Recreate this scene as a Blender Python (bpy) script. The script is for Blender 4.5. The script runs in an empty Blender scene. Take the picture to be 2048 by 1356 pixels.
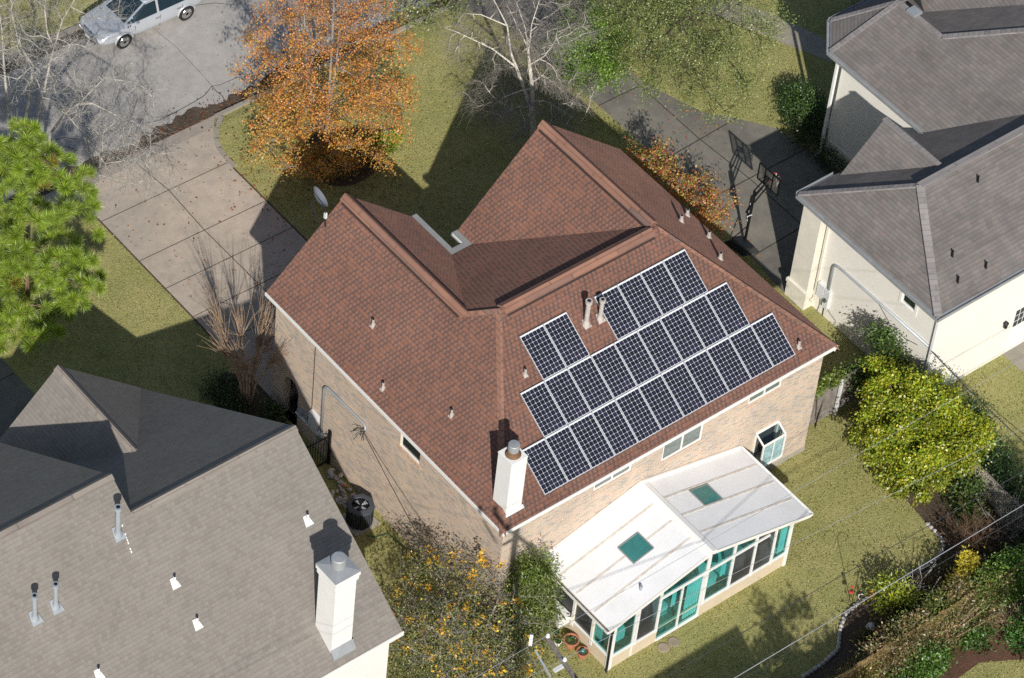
import bpy, bmesh, math, random
import numpy as np
from mathutils import Vector, Matrix
SC = bpy.context.scene
COL = SC.collection
# ------------------------------------------------------------------ survey: camera pose and ground measuring
CAM_R = np.array([[0.7809312419979686, -0.6199182517145247, 0.07647062483540384],
                  [-0.4096873660600264, -0.6007753028833045, -0.6864585184381289],
                  [0.47148982742187306, 0.5047478545141928, -0.7231368791598252]])
CAM_C = np.array([-53.0382700221256, -54.78428250773541, 95.51013209528257])
CAM_F, CAM_PX, CAM_PY = 7242.506953018731, -52.77364185196112, -50.23538729669171
def ray(x, y):
    return CAM_R.T @ np.array([(x-1024-CAM_PX)/CAM_F, (y-678-CAM_PY)/CAM_F, 1.])
def G(x, y, z=0.0):                     # survey point on the horizontal plane z
    r = ray(x, y); return CAM_C + r*((z-CAM_C[2])/r[2])
def ONP(x, y, p, n):                    # survey point on a general plane
    r = ray(x, y); n = np.array(n, float); return CAM_C + r*(((np.array(p, float)-CAM_C) @ n)/(r @ n))
SUN = np.array([-.462, -.702, .548]); SUN /= np.linalg.norm(SUN)
# ------------------------------------------------------------------ objects
def thing(name, label, cat, loc=(0, 0, 0), group=None):
    o = bpy.data.objects.new(name, None); COL.objects.link(o); o.empty_display_size = .2
    o.location = [float(c) for c in loc]; o['label'] = label; o['category'] = cat
    if group: o['group'] = group
    return o
def tag(o, label, cat, group=None):
    o['label'] = label; o['category'] = cat
    if group: o['group'] = group
    return o
def put(o, parent):
    COL.objects.link(o)
    if parent is not None:
        o.parent = parent
        p = parent; off = Vector((0, 0, 0))
        while p is not None:
            off = off + p.location if p.type == 'EMPTY' else off
            p = p.parent
        if parent.type == 'EMPTY':
            o.matrix_parent_inverse = Matrix.Translation(-off)
    return o
def copy_thing(o, loc=None, rz=None, parent=None):
    c = o.copy(); COL.objects.link(c)
    if parent is not None: c.parent = parent; c.matrix_parent_inverse = o.matrix_parent_inverse.copy()
    if loc is not None: c.location = loc
    if rz is not None: c.rotation_euler.z = rz
    for ch in list(o.children): copy_thing(ch, parent=c)
    return c
def set_uv(me):
    nl = len(me.loops)
    if nl == 0: return
    uvl = me.uv_layers.new(name='UVMap')
    co = np.empty(len(me.vertices)*3, 'f'); me.vertices.foreach_get('co', co); co = co.reshape(-1, 3)
    vi = np.empty(nl, 'i'); me.loops.foreach_get('vertex_index', vi)
    nf = len(me.polygons)
    nr = np.empty(nf*3, 'f'); me.polygons.foreach_get('normal', nr); nr = nr.reshape(-1, 3)
    lt = np.empty(nf, 'i'); me.polygons.foreach_get('loop_total', lt)
    n = np.repeat(nr, lt, axis=0)
    u = np.stack([-n[:, 1], n[:, 0], np.zeros(nl)], 1); L = np.linalg.norm(u, axis=1)
    flat = L < .02
    u[flat] = (1, 0, 0); L[flat] = 1; u /= L[:, None]
    v = np.cross(n, u)
    p = co[vi]
    uv = np.stack([(p*u).sum(1), (p*v).sum(1)], 1).astype('f')
    uvl.data.foreach_set('uv', uv.ravel())
class MB:
    def __init__(s): s.v = []; s.f = []; s.mi = []
    def poly(s, pts, mi=0):
        b = len(s.v); s.v += [tuple(float(c) for c in p) for p in pts]
        s.f.append(tuple(range(b, b+len(pts)))); s.mi.append(mi); return s
    def hexa(s, c, mi=0):               # c: 4 bottom (ccw) + 4 top
        b = len(s.v); s.v += [tuple(float(q) for q in p) for p in c]
        for q in ((3, 2, 1, 0), (4, 5, 6, 7), (0, 1, 5, 4), (1, 2, 6, 5), (2, 3, 7, 6), (3, 0, 4, 7)):
            s.f.append(tuple(b+i for i in q)); s.mi.append(mi)
        return s
    def box(s, a, b, mi=0):
        x0, y0, z0 = (min(a[i], b[i]) for i in range(3)); x1, y1, z1 = (max(a[i], b[i]) for i in range(3))
        return s.hexa([(x0, y0, z0), (x1, y0, z0), (x1, y1, z0), (x0, y1, z0), (x0, y0, z1), (x1, y0, z1), (x1, y1, z1), (x0, y1, z1)], mi)
    def beam(s, p0, p1, w, h, up=(0, 0, 1), mi=0):   # rectangular bar centred on p0-p1
        p0 = np.array(p0, float); p1 = np.array(p1, float); d = p1-p0; d /= np.linalg.norm(d)
        sd = np.cross(d, up)
        if np.linalg.norm(sd) < 1e-4: sd = np.cross(d, (1, 0, 0))
        sd /= np.linalg.norm(sd); u = np.cross(sd, d)
        a, b = sd*w/2, u*h/2
        return s.hexa([p0-a-b, p0+a-b, p1+a-b, p1-a-b, p0-a+b, p0+a+b, p1+a+b, p1-a+b], mi)
    def tube(s, pts, r, n=6, cap=True, r1=None, mi=0):
        pts = [np.array(p, float) for p in pts]; m = len(pts); b = len(s.v)
        ref = None
        for i, p in enumerate(pts):
            d = pts[min(i+1, m-1)]-pts[max(i-1, 0)]; d = d/(np.linalg.norm(d)+1e-9)
            if ref is None: ref = np.array((0, 0, 1.)) if abs(d[2]) < .9 else np.array((1., 0, 0))
            a = np.cross(d, ref); a /= np.linalg.norm(a)+1e-9; c = np.cross(d, a); ref = -np.cross(d, a) if False else np.cross(a, d)
            rr = r if r1 is None else r+(r1-r)*i/(m-1)
            for k in range(n):
                t = 2*math.pi*k/n; q = p+rr*(math.cos(t)*a+math.sin(t)*c); s.v.append(tuple(q))
        for i in range(m-1):
            for k in range(n):
                k2 = (k+1) % n
                s.f.append((b+i*n+k, b+i*n+k2, b+(i+1)*n+k2, b+(i+1)*n+k)); s.mi.append(mi)
        if cap:
            s.f.append(tuple(b+k for k in reversed(range(n)))); s.mi.append(mi)
            s.f.append(tuple(b+(m-1)*n+k for k in range(n))); s.mi.append(mi)
        return s
    def cyl(s, p0, p1, r0, r1=None, n=14, cap=True, mi=0): return s.tube([p0, p1], r0, n, cap, r0 if r1 is None else r1, mi)
    def slab(s, pts, th, mi=0, mside=None):          # roof plane: top polygon, vertical thickness
        n = len(pts); b = len(s.v); ms = mi if mside is None else mside
        P = [np.array(p, float) for p in pts]
        nz = sum((P[i][0]*P[(i+1) % n][1]-P[(i+1) % n][0]*P[i][1]) for i in range(n))
        if nz < 0: P = P[::-1]
        s.v += [tuple(p) for p in P]+[(p[0], p[1], p[2]-th) for p in P]
        s.f.append(tuple(range(b, b+n))); s.mi.append(mi)
        s.f.append(tuple(reversed(range(b+n, b+2*n)))); s.mi.append(ms)
        for i in range(n):
            j = (i+1) % n; s.f.append((b+n+i, b+n+j, b+j, b+i)); s.mi.append(ms)
        return s
    def lathe(s, c, prof, n=20, mi=0):               # prof: (radius, z) list
        b = len(s.v); m = len(prof)
        for r, z in prof:
            for k in range(n):
                t = 2*math.pi*k/n; s.v.append((c[0]+r*math.cos(t), c[1]+r*math.sin(t), c[2]+z))
        for i in range(m-1):
            for k in range(n):
                k2 = (k+1) % n; s.f.append((b+i*n+k, b+i*n+k2, b+(i+1)*n+k2, b+(i+1)*n+k)); s.mi.append(mi)
        s.f.append(tuple(b+k for k in reversed(range(n)))); s.mi.append(mi)
        s.f.append(tuple(b+(m-1)*n+k for k in range(n))); s.mi.append(mi)
        return s
    def wall(s, p0, p1, z0, z1, holes=(), depth=.09, mi=0):   # faces the right-hand side of p0->p1
        p0 = np.array(p0[:2], float); p1 = np.array(p1[:2], float); L = np.linalg.norm(p1-p0); d = (p1-p0)/L; nn = np.array((d[1], -d[0]))
        ss = sorted({0, L, *[h[0] for h in holes], *[h[1] for h in holes]}); zs = sorted({z0, z1, *[h[2] for h in holes], *[h[3] for h in holes]})
        pt = lambda a, z, k=0: (*(p0+d*a-nn*k), z)
        for i in range(len(ss)-1):
            for j in range(len(zs)-1):
                cx, cz = (ss[i]+ss[i+1])/2, (zs[j]+zs[j+1])/2
                if any(h[0] < cx < h[1] and h[2] < cz < h[3] for h in holes): continue
                s.poly([pt(ss[i], zs[j]), pt(ss[i+1], zs[j]), pt(ss[i+1], zs[j+1]), pt(ss[i], zs[j+1])], mi)
        for a, b, c, e in holes:
            s.poly([pt(a, c), pt(b, c), pt(b, c, depth), pt(a, c, depth)], mi); s.poly([pt(a, e, depth), pt(b, e, depth), pt(b, e), pt(a, e)], mi)
            s.poly([pt(a, c), pt(a, c, depth), pt(a, e, depth), pt(a, e)], mi); s.poly([pt(b, c, depth), pt(b, c), pt(b, e), pt(b, e, depth)], mi)
        return s
    def build(s, name, mats, parent=None, smooth=False, kind=None):
        me = bpy.data.meshes.new(name); me.from_pydata(s.v, [], s.f); me.update()
        if not isinstance(mats, (list, tuple)): mats = [mats]
        for m in mats: me.materials.append(m)
        if len(mats) > 1: me.polygons.foreach_set('material_index', s.mi)
        if smooth: me.polygons.foreach_set('use_smooth', [True]*len(s.f))
        set_uv(me)
        o = bpy.data.objects.new(name, me); put(o, parent)
        if kind: o['kind'] = kind
        return o
def mesh_np(name, V, F, mat, parent=None, col=None, smooth=False, kind=None):
    me = bpy.data.meshes.new(name); n, k = len(F), F.shape[1]
    me.vertices.add(len(V)); me.vertices.foreach_set('co', V.astype('f').ravel())
    me.loops.add(n*k); me.loops.foreach_set('vertex_index', F.astype('i').ravel())
    me.polygons.add(n); me.polygons.foreach_set('loop_start', np.arange(0, n*k, k, dtype='i'))
    me.update(calc_edges=True)
    if smooth: me.polygons.foreach_set('use_smooth', np.ones(n, bool))
    if col is not None:
        a = me.attributes.new('col', 'FLOAT_COLOR', 'POINT')
        c = np.ones((len(V), 4), 'f'); c[:, :3] = col; a.data.foreach_set('color', c.ravel())
    me.materials.append(mat)
    o = bpy.data.objects.new(name, me); put(o, parent)
    if kind: o['kind'] = kind
    return o
# ------------------------------------------------------------------ materials
class NT:
    def __init__(s, name):
        s.m = bpy.data.materials.new(name); s.m.use_nodes = True; s.t = s.m.node_tree; s.t.nodes.clear()
        s.out = s.add('ShaderNodeOutputMaterial')
    def add(s, typ, ins=None, **props):
        n = s.t.nodes.new(typ)
        for k, v in props.items(): setattr(n, k, v)
        for k, v in (ins or {}).items(): s.set(n.inputs[k], v)
        return n
    def set(s, sock, v):
        if isinstance(v, bpy.types.NodeSocket): s.t.links.new(v, sock)
        elif isinstance(v, (tuple, list)) and sock.type == 'RGBA': sock.default_value = (*v[:3], 1)
        else: sock.default_value = v
    def uv(s): return s.add('ShaderNodeUVMap', uv_map='UVMap').outputs[0]
    def obj(s): return s.add('ShaderNodeNewGeometry').outputs['Position']
    def math(s, op, a, b=0.0, c=None, clamp=False):
        n = s.add('ShaderNodeMath', operation=op, use_clamp=clamp); s.set(n.inputs[0], a); s.set(n.inputs[1], b)
        if c is not None: s.set(n.inputs[2], c)
        return n.outputs[0]
    def noise(s, vec, scale, detail=4., rough=.6, dist=0.):
        return s.add('ShaderNodeTexNoise', {'Vector': vec, 'Scale': scale, 'Detail': detail, 'Roughness': rough, 'Distortion': dist}).outputs[0]
    def ramp(s, fac, stops, interp='LINEAR'):
        n = s.add('ShaderNodeValToRGB', {0: fac}); r = n.color_ramp; r.interpolation = interp
        while len(r.elements) < len(stops): r.elements.new(.5)
        for e, (p, c) in zip(r.elements, stops):
            e.position = p; e.color = (*c, 1) if isinstance(c, (tuple, list)) else (c, c, c, 1)
        return n.outputs[0]
    def mix(s, fac, a, b, blend='MIX'):
        n = s.add('ShaderNodeMix', data_type='RGBA', blend_type=blend); s.set(n.inputs[0], fac); s.set(n.inputs[6], a); s.set(n.inputs[7], b)
        return n.outputs[2]
    def bump(s, h, strength=.5, dist=.02):
        return s.add('ShaderNodeBump', {'Height': h, 'Strength': strength, 'Distance': dist}).outputs[0]
    def pbr(s, color, rough=.8, metal=0., normal=None, spec=.3, coat=0., **kw):
        ins = {'Base Color': color, 'Roughness': rough, 'Metallic': metal, 'Specular IOR Level': spec, 'Coat Weight': coat}
        if normal is not None: ins['Normal'] = normal
        ins.update(kw)
        b = s.add('ShaderNodeBsdfPrincipled', ins); s.t.links.new(b.outputs[0], s.out.inputs[0]); return s.m
def paint(name, color, rough=.6, metal=0., var=.12, scale=2.5, spec=.35, bump=0., coat=0., dirt=None):
    n = NT(name); v = n.obj()
    f = n.noise(v, scale, 5.)
    c = n.mix(1., color, n.ramp(f, [(.3, 1-var), (.7, 1+var*.4)]), 'MULTIPLY')
    g = n.noise(v, scale*9, 3.); c = n.mix(1., c, n.ramp(g, [(.3, 1-var*.5), (.7, 1.+var*.2)]), 'MULTIPLY')
    if dirt: c = n.mix(n.ramp(n.noise(v, scale*.6, 6., .7), [(.5, 0.), (.75, .6)]), c, dirt)
    nm = n.bump(n.noise(v, 60., 3.), bump, .01) if bump else None
    return n.pbr(c, rough, metal, nm, spec, coat)
def shingle(name, stops, w=.30, h=.145, edge=.55, bump=.6, big=.2, streak=None, tabs=False, drough=.2):
    n = NT(name); uv = n.uv(); sp = n.add('ShaderNodeSeparateXYZ', {0: uv})
    vv = n.math('DIVIDE', sp.outputs[1], h); row = n.math('FLOOR', vv); fv = n.math('FRACT', vv)
    ro = n.add('ShaderNodeTexWhiteNoise', {'W': row}, noise_dimensions='1D').outputs[0]
    uu = n.math('ADD', n.math('DIVIDE', sp.outputs[0], w), n.math('ADD', n.math('MULTIPLY', row, .37), n.math('MULTIPLY', ro, .3)) if tabs else n.math('MULTIPLY', ro, 3.7)); colm = n.math('FLOOR', uu); fu = n.math('FRACT', uu)
    cell = n.add('ShaderNodeCombineXYZ', {0: colm, 1: row})
    wn = n.add('ShaderNodeTexWhiteNoise', {'Vector': cell.outputs[0]}, noise_dimensions='2D').outputs[0]
    if tabs: wn = n.math('ADD', n.math('MULTIPLY', wn, .55), n.math('MULTIPLY', n.math('FRACT', n.math('MULTIPLY', n.math('ADD', colm, row), .5)), .9))
    c = n.ramp(wn, stops, 'LINEAR')
    bn = n.noise(uv, .55, 5., .65); c = n.mix(1., c, n.ramp(bn, [(.3, 1-big), (.7, 1+big*.6)]), 'MULTIPLY')
    fn = n.noise(uv, 38., 3., .7); c = n.mix(1., c, n.ramp(fn, [(.25, .72), (.75, 1.2)]), 'MULTIPLY')
    e = n.ramp(fv, [(0., 1-edge), (.14, 1-edge*.7), (.24, 1.)]); c = n.mix(1., c, e, 'MULTIPLY')  # shadow line of each shingle course, darkened into the colour
    e2 = n.ramp(fu, [(0., .72), (.06, 1.)]); c = n.mix(1., c, e2, 'MULTIPLY')
    if streak: c = n.mix(n.ramp(n.noise(n.add('ShaderNodeMapping', {'Vector': uv, 'Scale': (1.2, .12, 1.)}).outputs[0], 1.3, 5., .7), [(.5, 0.), (.75, .55)]), c, streak)
    hgt = n.math('ADD', n.math('SUBTRACT', 1., fv), n.math('MULTIPLY', wn, .55)); hgt = n.math('ADD', hgt, n.math('MULTIPLY', fn, .35))
    return n.pbr(c, .95, 0., n.bump(hgt, bump, .018), .15, **{'Diffuse Roughness': drough})
def brickwork(name, stops, mortar, w=.23, h=.078):
    n = NT(name); uv = n.uv(); sp = n.add('ShaderNodeSeparateXYZ', {0: uv})
    vv = n.math('DIVIDE', sp.outputs[1], h); row = n.math('FLOOR', vv); fv = n.math('FRACT', vv)
    uu = n.math('ADD', n.math('DIVIDE', sp.outputs[0], w), n.math('MULTIPLY', row, .5)); colm = n.math('FLOOR', uu); fu = n.math('FRACT', uu)
    cell = n.add('ShaderNodeCombineXYZ', {0: colm, 1: row})
    wn = n.add('ShaderNodeTexWhiteNoise', {'Vector': cell.outputs[0]}, noise_dimensions='2D').outputs[0]
    c = n.ramp(wn, stops)
    c = n.mix(1., c, n.ramp(n.noise(uv, .8, 5.), [(.3, (.80, .80, .82)), (.7, (1.12, 1.06, 1.0))]), 'MULTIPLY')
    c = n.mix(1., c, n.ramp(n.noise(uv, 14., 4.), [(.3, .8), (.7, 1.15)]), 'MULTIPLY')
    mo = n.math('MAXIMUM', n.ramp(fv, [(.0, 1.), (.13, 1.), (.18, 0.)]), n.ramp(fu, [(.0, 1.), (.045, 1.), (.07, 0.)]))
    c = n.mix(mo, c, mortar)
    c = n.mix(n.ramp(n.noise(uv, 1.1, 6., .7), [(.64, 0.), (.74, .5)]), c, (.55, .50, .46))
    return n.pbr(c, .92, 0., n.bump(n.math('SUBTRACT', 1., mo), .5, .008), .2)
def slabstone(name, base, stain, joint=False, scale=1.):
    n = NT(name); v = n.obj()
    c = n.mix(n.ramp(n.noise(v, .35*scale, 6., .65, .6), [(.35, 0.), (.7, 1.)]), base, stain)
    c = n.mix(1., c, n.ramp(n.noise(v, 2.2, 6., .7), [(.3, .84), (.7, 1.1)]), 'MULTIPLY')
    c = n.mix(1., c, n.ramp(n.noise(v, 45., 3., .7), [(.3, .8), (.7, 1.15)]), 'MULTIPLY')
    c = n.mix(n.ramp(n.noise(v, 5., 6., .75), [(.62, 0.), (.72, .4)]), c, tuple(q*.55 for q in stain))
    return n.pbr(c, .9, 0., n.bump(n.noise(v, 50., 4.), .3, .006), .25)
def lawn_mat(name, a, b, dark):
    n = NT(name); v = n.obj()
    c = n.mix(n.ramp(n.noise(v, .45, 6., .62), [(.36, 0.), (.66, 1.)]), a, b)
    c = n.mix(n.ramp(n.noise(v, 2.3, 6., .7), [(.5, 0.), (.75, .6)]), c, dark)
    c = n.mix(1., c, n.ramp(n.noise(v, 11., 5., .8), [(.28, .66), (.72, 1.25)]), 'MULTIPLY')
    return n.pbr(c, .95, 0., n.bump(n.noise(v, 16., 4., .8), 1., .08), .1)
def leafy(name, transl=.35, gloss=.06):
    n = NT(name); c = n.add('ShaderNodeAttribute', attribute_name='col').outputs['Color']
    d = n.add('ShaderNodeBsdfDiffuse', {0: c}); t = n.add('ShaderNodeBsdfTranslucent', {0: n.mix(1., c, (1.25, 1.2, .7), 'MULTIPLY')})
    mx = n.add('ShaderNodeMixShader', {0: transl, 1: d.outputs[0], 2: t.outputs[0]})
    g = n.add('ShaderNodeBsdfGlossy', {0: (1, 1, 1), 1: .45}); m2 = n.add('ShaderNodeMixShader', {0: gloss, 1: mx.outputs[0], 2: g.outputs[0]})
    n.t.links.new(m2.outputs[0], n.out.inputs[0]); return n.m
def tinted_glass(name, tint, refl=.12, rough=.02, film=None, fa=.3):
    n = NT(name)
    t = n.add('ShaderNodeBsdfTransparent', {0: tint}); g = n.add('ShaderNodeBsdfGlossy', {0: (1, 1, 1), 1: rough})
    fr = n.math('MULTIPLY', n.math('POWER', n.add('ShaderNodeLayerWeight', {'Blend': .5}).outputs['Facing'], 4.), .7)
    base = t.outputs[0]
    if film:
        df = n.add('ShaderNodeBsdfDiffuse', {0: n.mix(1., film, n.ramp(n.noise(n.obj(), 1.6, 4.), [(.3, .55), (.7, 1.2)]), 'MULTIPLY')}); base = n.add('ShaderNodeMixShader', {0: fa, 1: t.outputs[0], 2: df.outputs[0]}).outputs[0]
    mx = n.add('ShaderNodeMixShader', {0: n.math('ADD', fr, refl, clamp=True), 1: base, 2: g.outputs[0]})
    n.t.links.new(mx.outputs[0], n.out.inputs[0]); return n.m
def bark(name, a, b, scale=6.):
    n = NT(name); v = n.obj(); mp = n.add('ShaderNodeMapping', {'Vector': v, 'Scale': (1., 1., .35)}).outputs[0]
    f = n.noise(mp, scale, 6., .75)
    return n.pbr(n.ramp(f, [(.35, a), (.62, b)]), .95, 0., n.bump(f, .7, .03), .1)
M = {}
M['roof_brown'] = shingle('brown_shingles', [(0., (.258, .134, .098)), (.25, (.24, .125, .092)), (.50, (.225, .117, .087)), (.60, (.185, .106, .087)), (.72, (.145, .095, .084)), (1., (.13, .09, .082))], w=.088, h=.145, edge=.42, bump=.45, big=.16, tabs=True, drough=1.)
M['cap_brown'] = shingle('brown_ridge_shingles', [(0., (.20, .135, .115)), (.25, (.275, .15, .112)), (1., (.31, .168, .122))], w=2., h=.19, edge=.35, bump=.6)
M['roof_grey'] = shingle('grey_shingles', [(0., (.228, .206, .184)), (.4, (.25, .229, .205)), (.8, (.264, .244, .219)), (1., (.254, .226, .202))], w=.15, h=.14, edge=.18, bump=.4, big=.10, drough=0.)
M['roof_slate'] = shingle('mauve_grey_shingles', [(0., (.168, .156, .151)), (.35, (.182, .169, .163)), (.75, (.198, .182, .175)), (.95, (.208, .188, .18)), (1., (.212, .176, .167))], w=.30, h=.15, edge=.30, bump=.5, big=.20, streak=(.12, .115, .115))
M['cap_slate'] = shingle('mauve_ridge_shingles', [(0., (.23, .215, .215)), (1., (.28, .265, .262))], w=2., h=.2, edge=.25, bump=.4)
M['cap_grey'] = shingle('grey_ridge_shingles', [(0., (.24, .21, .19)), (1., (.29, .26, .23))], w=2., h=.2, edge=.3, bump=.4)
M['vent_shadow'] = paint('ridge_vent_shadow', (.05, .032, .028), .9, var=.3, scale=8.)  # near-black colour stands in for the shadow gap under the ridge caps
M['brick'] = brickwork('tan_brick', [(0., (.39, .36, .335)), (.14, (.43, .38, .335)), (.35, (.55, .46, .365)), (.65, (.60, .49, .38)), (.85, (.62, .455, .36)), (1., (.54, .49, .45))], (.60, .54, .46))
M['brick_trim'] = brickwork('brick_sill', [(0., (.48, .34, .25)), (1., (.60, .44, .33))], (.55, .48, .40), w=.078, h=.5)
M['stucco'] = paint('cream_stucco', (.81, .785, .725), .9, var=.06, bump=.25, scale=.9)
M['stucco_band'] = paint('cream_band', (.74, .71, .62), .9, var=.08, bump=.2)
M['white'] = paint('white_paint', (.82, .82, .80), .5, var=.05)
M['white_stucco'] = paint('white_stucco', (.80, .79, .76), .9, var=.05, bump=.2)
M['tan_panel'] = paint('tan_panel', (.66, .56, .42), .7, var=.08)
M['white_roof'] = paint('white_metal_roof', (.80, .81, .825), .4, var=.05, scale=1.0, dirt=(.68, .675, .66))
M['seam'] = paint('tan_seam', (.72, .67, .60), .7, var=.25, scale=5.)
M['gutter_grey'] = paint('grey_gutter', (.36, .37, .36), .45, .3, var=.1)
M['debris'] = paint('gutter_debris', (.20, .165, .13), .95, var=.6, scale=12.)
M['galv'] = paint('galvanised_metal', (.40, .42, .44), .55, .35, var=.15)
M['lead'] = paint('grey_pipe', (.42, .46, .50), .5, .35, var=.12)
M['pink_pipe'] = paint('weathered_pipe', (.50, .45, .42), .7, var=.25, scale=8.)
M['rust'] = paint('rust', (.22, .13, .07), .9, var=.4, scale=9.)
M['black'] = paint('black_plastic', (.018, .019, .021), .5, var=.2)
M['iron'] = paint('black_iron', (.012, .012, .014), .5, .3, var=.2)
M['foundation'] = slabstone('foundation_concrete', (.40, .37, .32), (.32, .30, .26))
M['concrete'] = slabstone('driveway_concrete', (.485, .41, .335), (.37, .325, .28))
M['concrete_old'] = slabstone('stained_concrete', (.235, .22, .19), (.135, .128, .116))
M['street'] = slabstone('street_concrete', (.42, .40, .375), (.35, .335, .32), scale=.6)
M['kerb'] = slabstone('kerb_concrete', (.38, .34, .29), (.27, .25, .22))
M['walk'] = slabstone('walk_concrete', (.36, .32, .265), (.26, .24, .20))
M['joint'] = paint('joint', (.06, .055, .045), .95, var=.4)
M['crack'] = paint('crack_filler', (.05, .048, .045), .95, var=.5, scale=8.)
M['lawn'] = lawn_mat('lawn', (.465, .43, .185), (.365, .365, .14), (.22, .25, .085))
M['mulch'] = lawn_mat('mulch', (.12, .09, .066), (.15, .11, .08), (.075, .056, .042))
M['mulch_red'] = lawn_mat('mulch_red', (.19, .105, .075), (.14, .08, .058), (.09, .055, .04))
M['litter'] = lawn_mat('leaf_litter', (.15, .12, .095), (.095, .078, .066), (.055, .045, .036))
M['grass'] = leafy('grass_blades', .3, .0)
M['leaf'] = leafy('leaves', .38, .05)
M['needle'] = leafy('needles', .3, .08)
M['dryleaf'] = leafy('dry_leaves', .25, .03)
M['bark_grey'] = bark('grey_bark', (.16, .14, .125), (.36, .335, .31))
M['bark_lichen'] = bark('lichen_bark', (.17, .155, .14), (.60, .58, .53), 9.)
M['bark_birch'] = bark('birch_bark', (.42, .37, .31), (.80, .76, .68), 9.)
M['bark_brown'] = bark('brown_bark', (.10, .062, .04), (.25, .165, .11))
M['bark_tan'] = bark('tan_twigs', (.30, .21, .145), (.47, .345, .24))
M['bark_dark'] = bark('dark_bark', (.035, .028, .022), (.10, .082, .066))
M['wood_grey'] = bark('weathered_wood', (.15, .13, .115), (.27, .245, .225), 5.)
M['wood_pole'] = bark('pole_wood', (.14, .12, .10), (.26, .24, .22), 5.)
M['glass_dark'] = tinted_glass('window_glass', (.58, .64, .64), .10)
M['glass_teal'] = tinted_glass('teal_glass', (.36, .86, .87), .09, .02, (.02, .29, .29), .16)
M['screen'] = tinted_glass('insect_screen', (.34, .37, .40), .02, .4, (.10, .105, .12), .4)
M['glass_clear'] = tinted_glass('clear_glass', (.80, .90, .92), .1)
M['sky_glass'] = paint('skylight_glass', (.05, .21, .20), .12, var=.25, scale=1.5, spec=.6)
M['car_glass'] = paint('car_glass', (.016, .032, .045), .10, var=.1, spec=.8)
M['silver'] = paint('silver_car_paint', (.55, .585, .64), .32, .4, var=.04, coat=.6)
M['chrome'] = paint('chrome', (.70, .70, .70), .2, 1., var=.1)
M['tyre'] = paint('tyre_rubber', (.022, .022, .023), .8, var=.25)
M['lamp'] = paint('lamp_lens', (.62, .60, .50), .15, var=.2, spec=.6)
M['amber'] = paint('amber_lens', (.62, .22, .08), .2, var=.1)
M['red_metal'] = paint('red_plastic', (.55, .05, .035), .4, var=.1)
M['terracotta'] = paint('terracotta', (.46, .18, .11), .85, var=.15, scale=5.)
M['interior'] = paint('dim_interior', (.055, .06, .055), .9, var=.3)
M['curtain'] = paint('curtain_cloth', (.66, .72, .70), .9, var=.15)
M['blind'] = paint('window_blind', (.50, .50, .47), .8, var=.08)
M['aluminium'] = paint('panel_frame', (.72, .73, .75), .35, .5, var=.04)
M['backsheet'] = paint('panel_backsheet', (.70, .72, .75), .4, var=.03)
def cellmat():
    n = NT('solar_cells'); wn = n.add('ShaderNodeNewGeometry').outputs['Random Per Island']
    c = n.mix(n.ramp(wn, [(.3, 0.), (1., 1.)]), (.013, .015, .026), (.024, .023, .046))
    return n.pbr(c, .16, 0., None, .5, .25)
M['cells'] = cellmat()
M['stone'] = slabstone('edging_stone', (.50, .48, .46), (.38, .36, .35), scale=6.)
M['paver'] = slabstone('round_paver', (.36, .30, .22), (.26, .22, .17), scale=5.)
M['hose'] = paint('green_hose', (.02, .11, .075), .5, var=.1)
M['pale'] = paint('grey_white', (.66, .68, .70), .5, var=.1)
M['wire'] = paint('cable', (.05, .05, .055), .5, var=.1)
M['wire_bright'] = paint('steel_strand', (.42, .43, .46), .45, .3, var=.2, scale=1.)
M['dish'] = paint('grey_dish', (.19, .205, .235), .5, var=.08)
M['dead_vine'] = lawn_mat('dead_vine_mat', (.40, .28, .14), (.30, .22, .11), (.16, .14, .06))
# ================================================================== SETTING
YK0, YK1 = 25.95, 32.9                      # street kerb lines
RD = -.12                                   # street level
gm = MB()
X0, X1 = -900., 900.
gm.poly([(X0, -900, 0), (X1, -900, 0), (X1, 25.45, 0), (X0, 25.45, 0)])
gm.poly([(X0, 25.45, 0), (X1, 25.45, 0), (X1, 26.0, RD-.02), (X0, 26.0, RD-.02)])
gm.poly([(X0, 26.0, RD-.02), (X1, 26.0, RD-.02), (X1, 32.85, RD-.02), (X0, 32.85, RD-.02)])
gm.poly([(X0, 32.85, RD-.02), (X1, 32.85, RD-.02), (X1, 33.4, 0), (X0, 33.4, 0)])
gm.poly([(X0, 33.4, 0), (X1, 33.4, 0), (X1, 900, 0), (X0, 900, 0)])
gm.build('ground', M['lawn'], kind='structure')
MB().poly([(-300, YK0, RD), (300, YK0, RD), (300, YK1, RD), (-300, YK1, RD)]).build('street', M['street'], kind='structure')
def kerb_run(name, x0, x1, y0, y1):
    b = MB(); n = max(1, int((x1-x0)/3.))
    for i in range(n):
        a, c = x0+(x1-x0)*i/n+.006, x0+(x1-x0)*(i+1)/n-.006
        b.box((a, y0, -.3), (c, y1, .022))
    b.build(name, M['kerb'], kind='structure')
kerb_run('kerb', -80, -1.2, YK0-.16, YK0+.01); kerb_run('kerb', 7.15, 18.6, YK0-.16, YK0+.01); kerb_run('kerb', 24.2, 90, YK0-.16, YK0+.01)
kerb_run('kerb', -80, 90, YK1-.01, YK1+.16)
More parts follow.
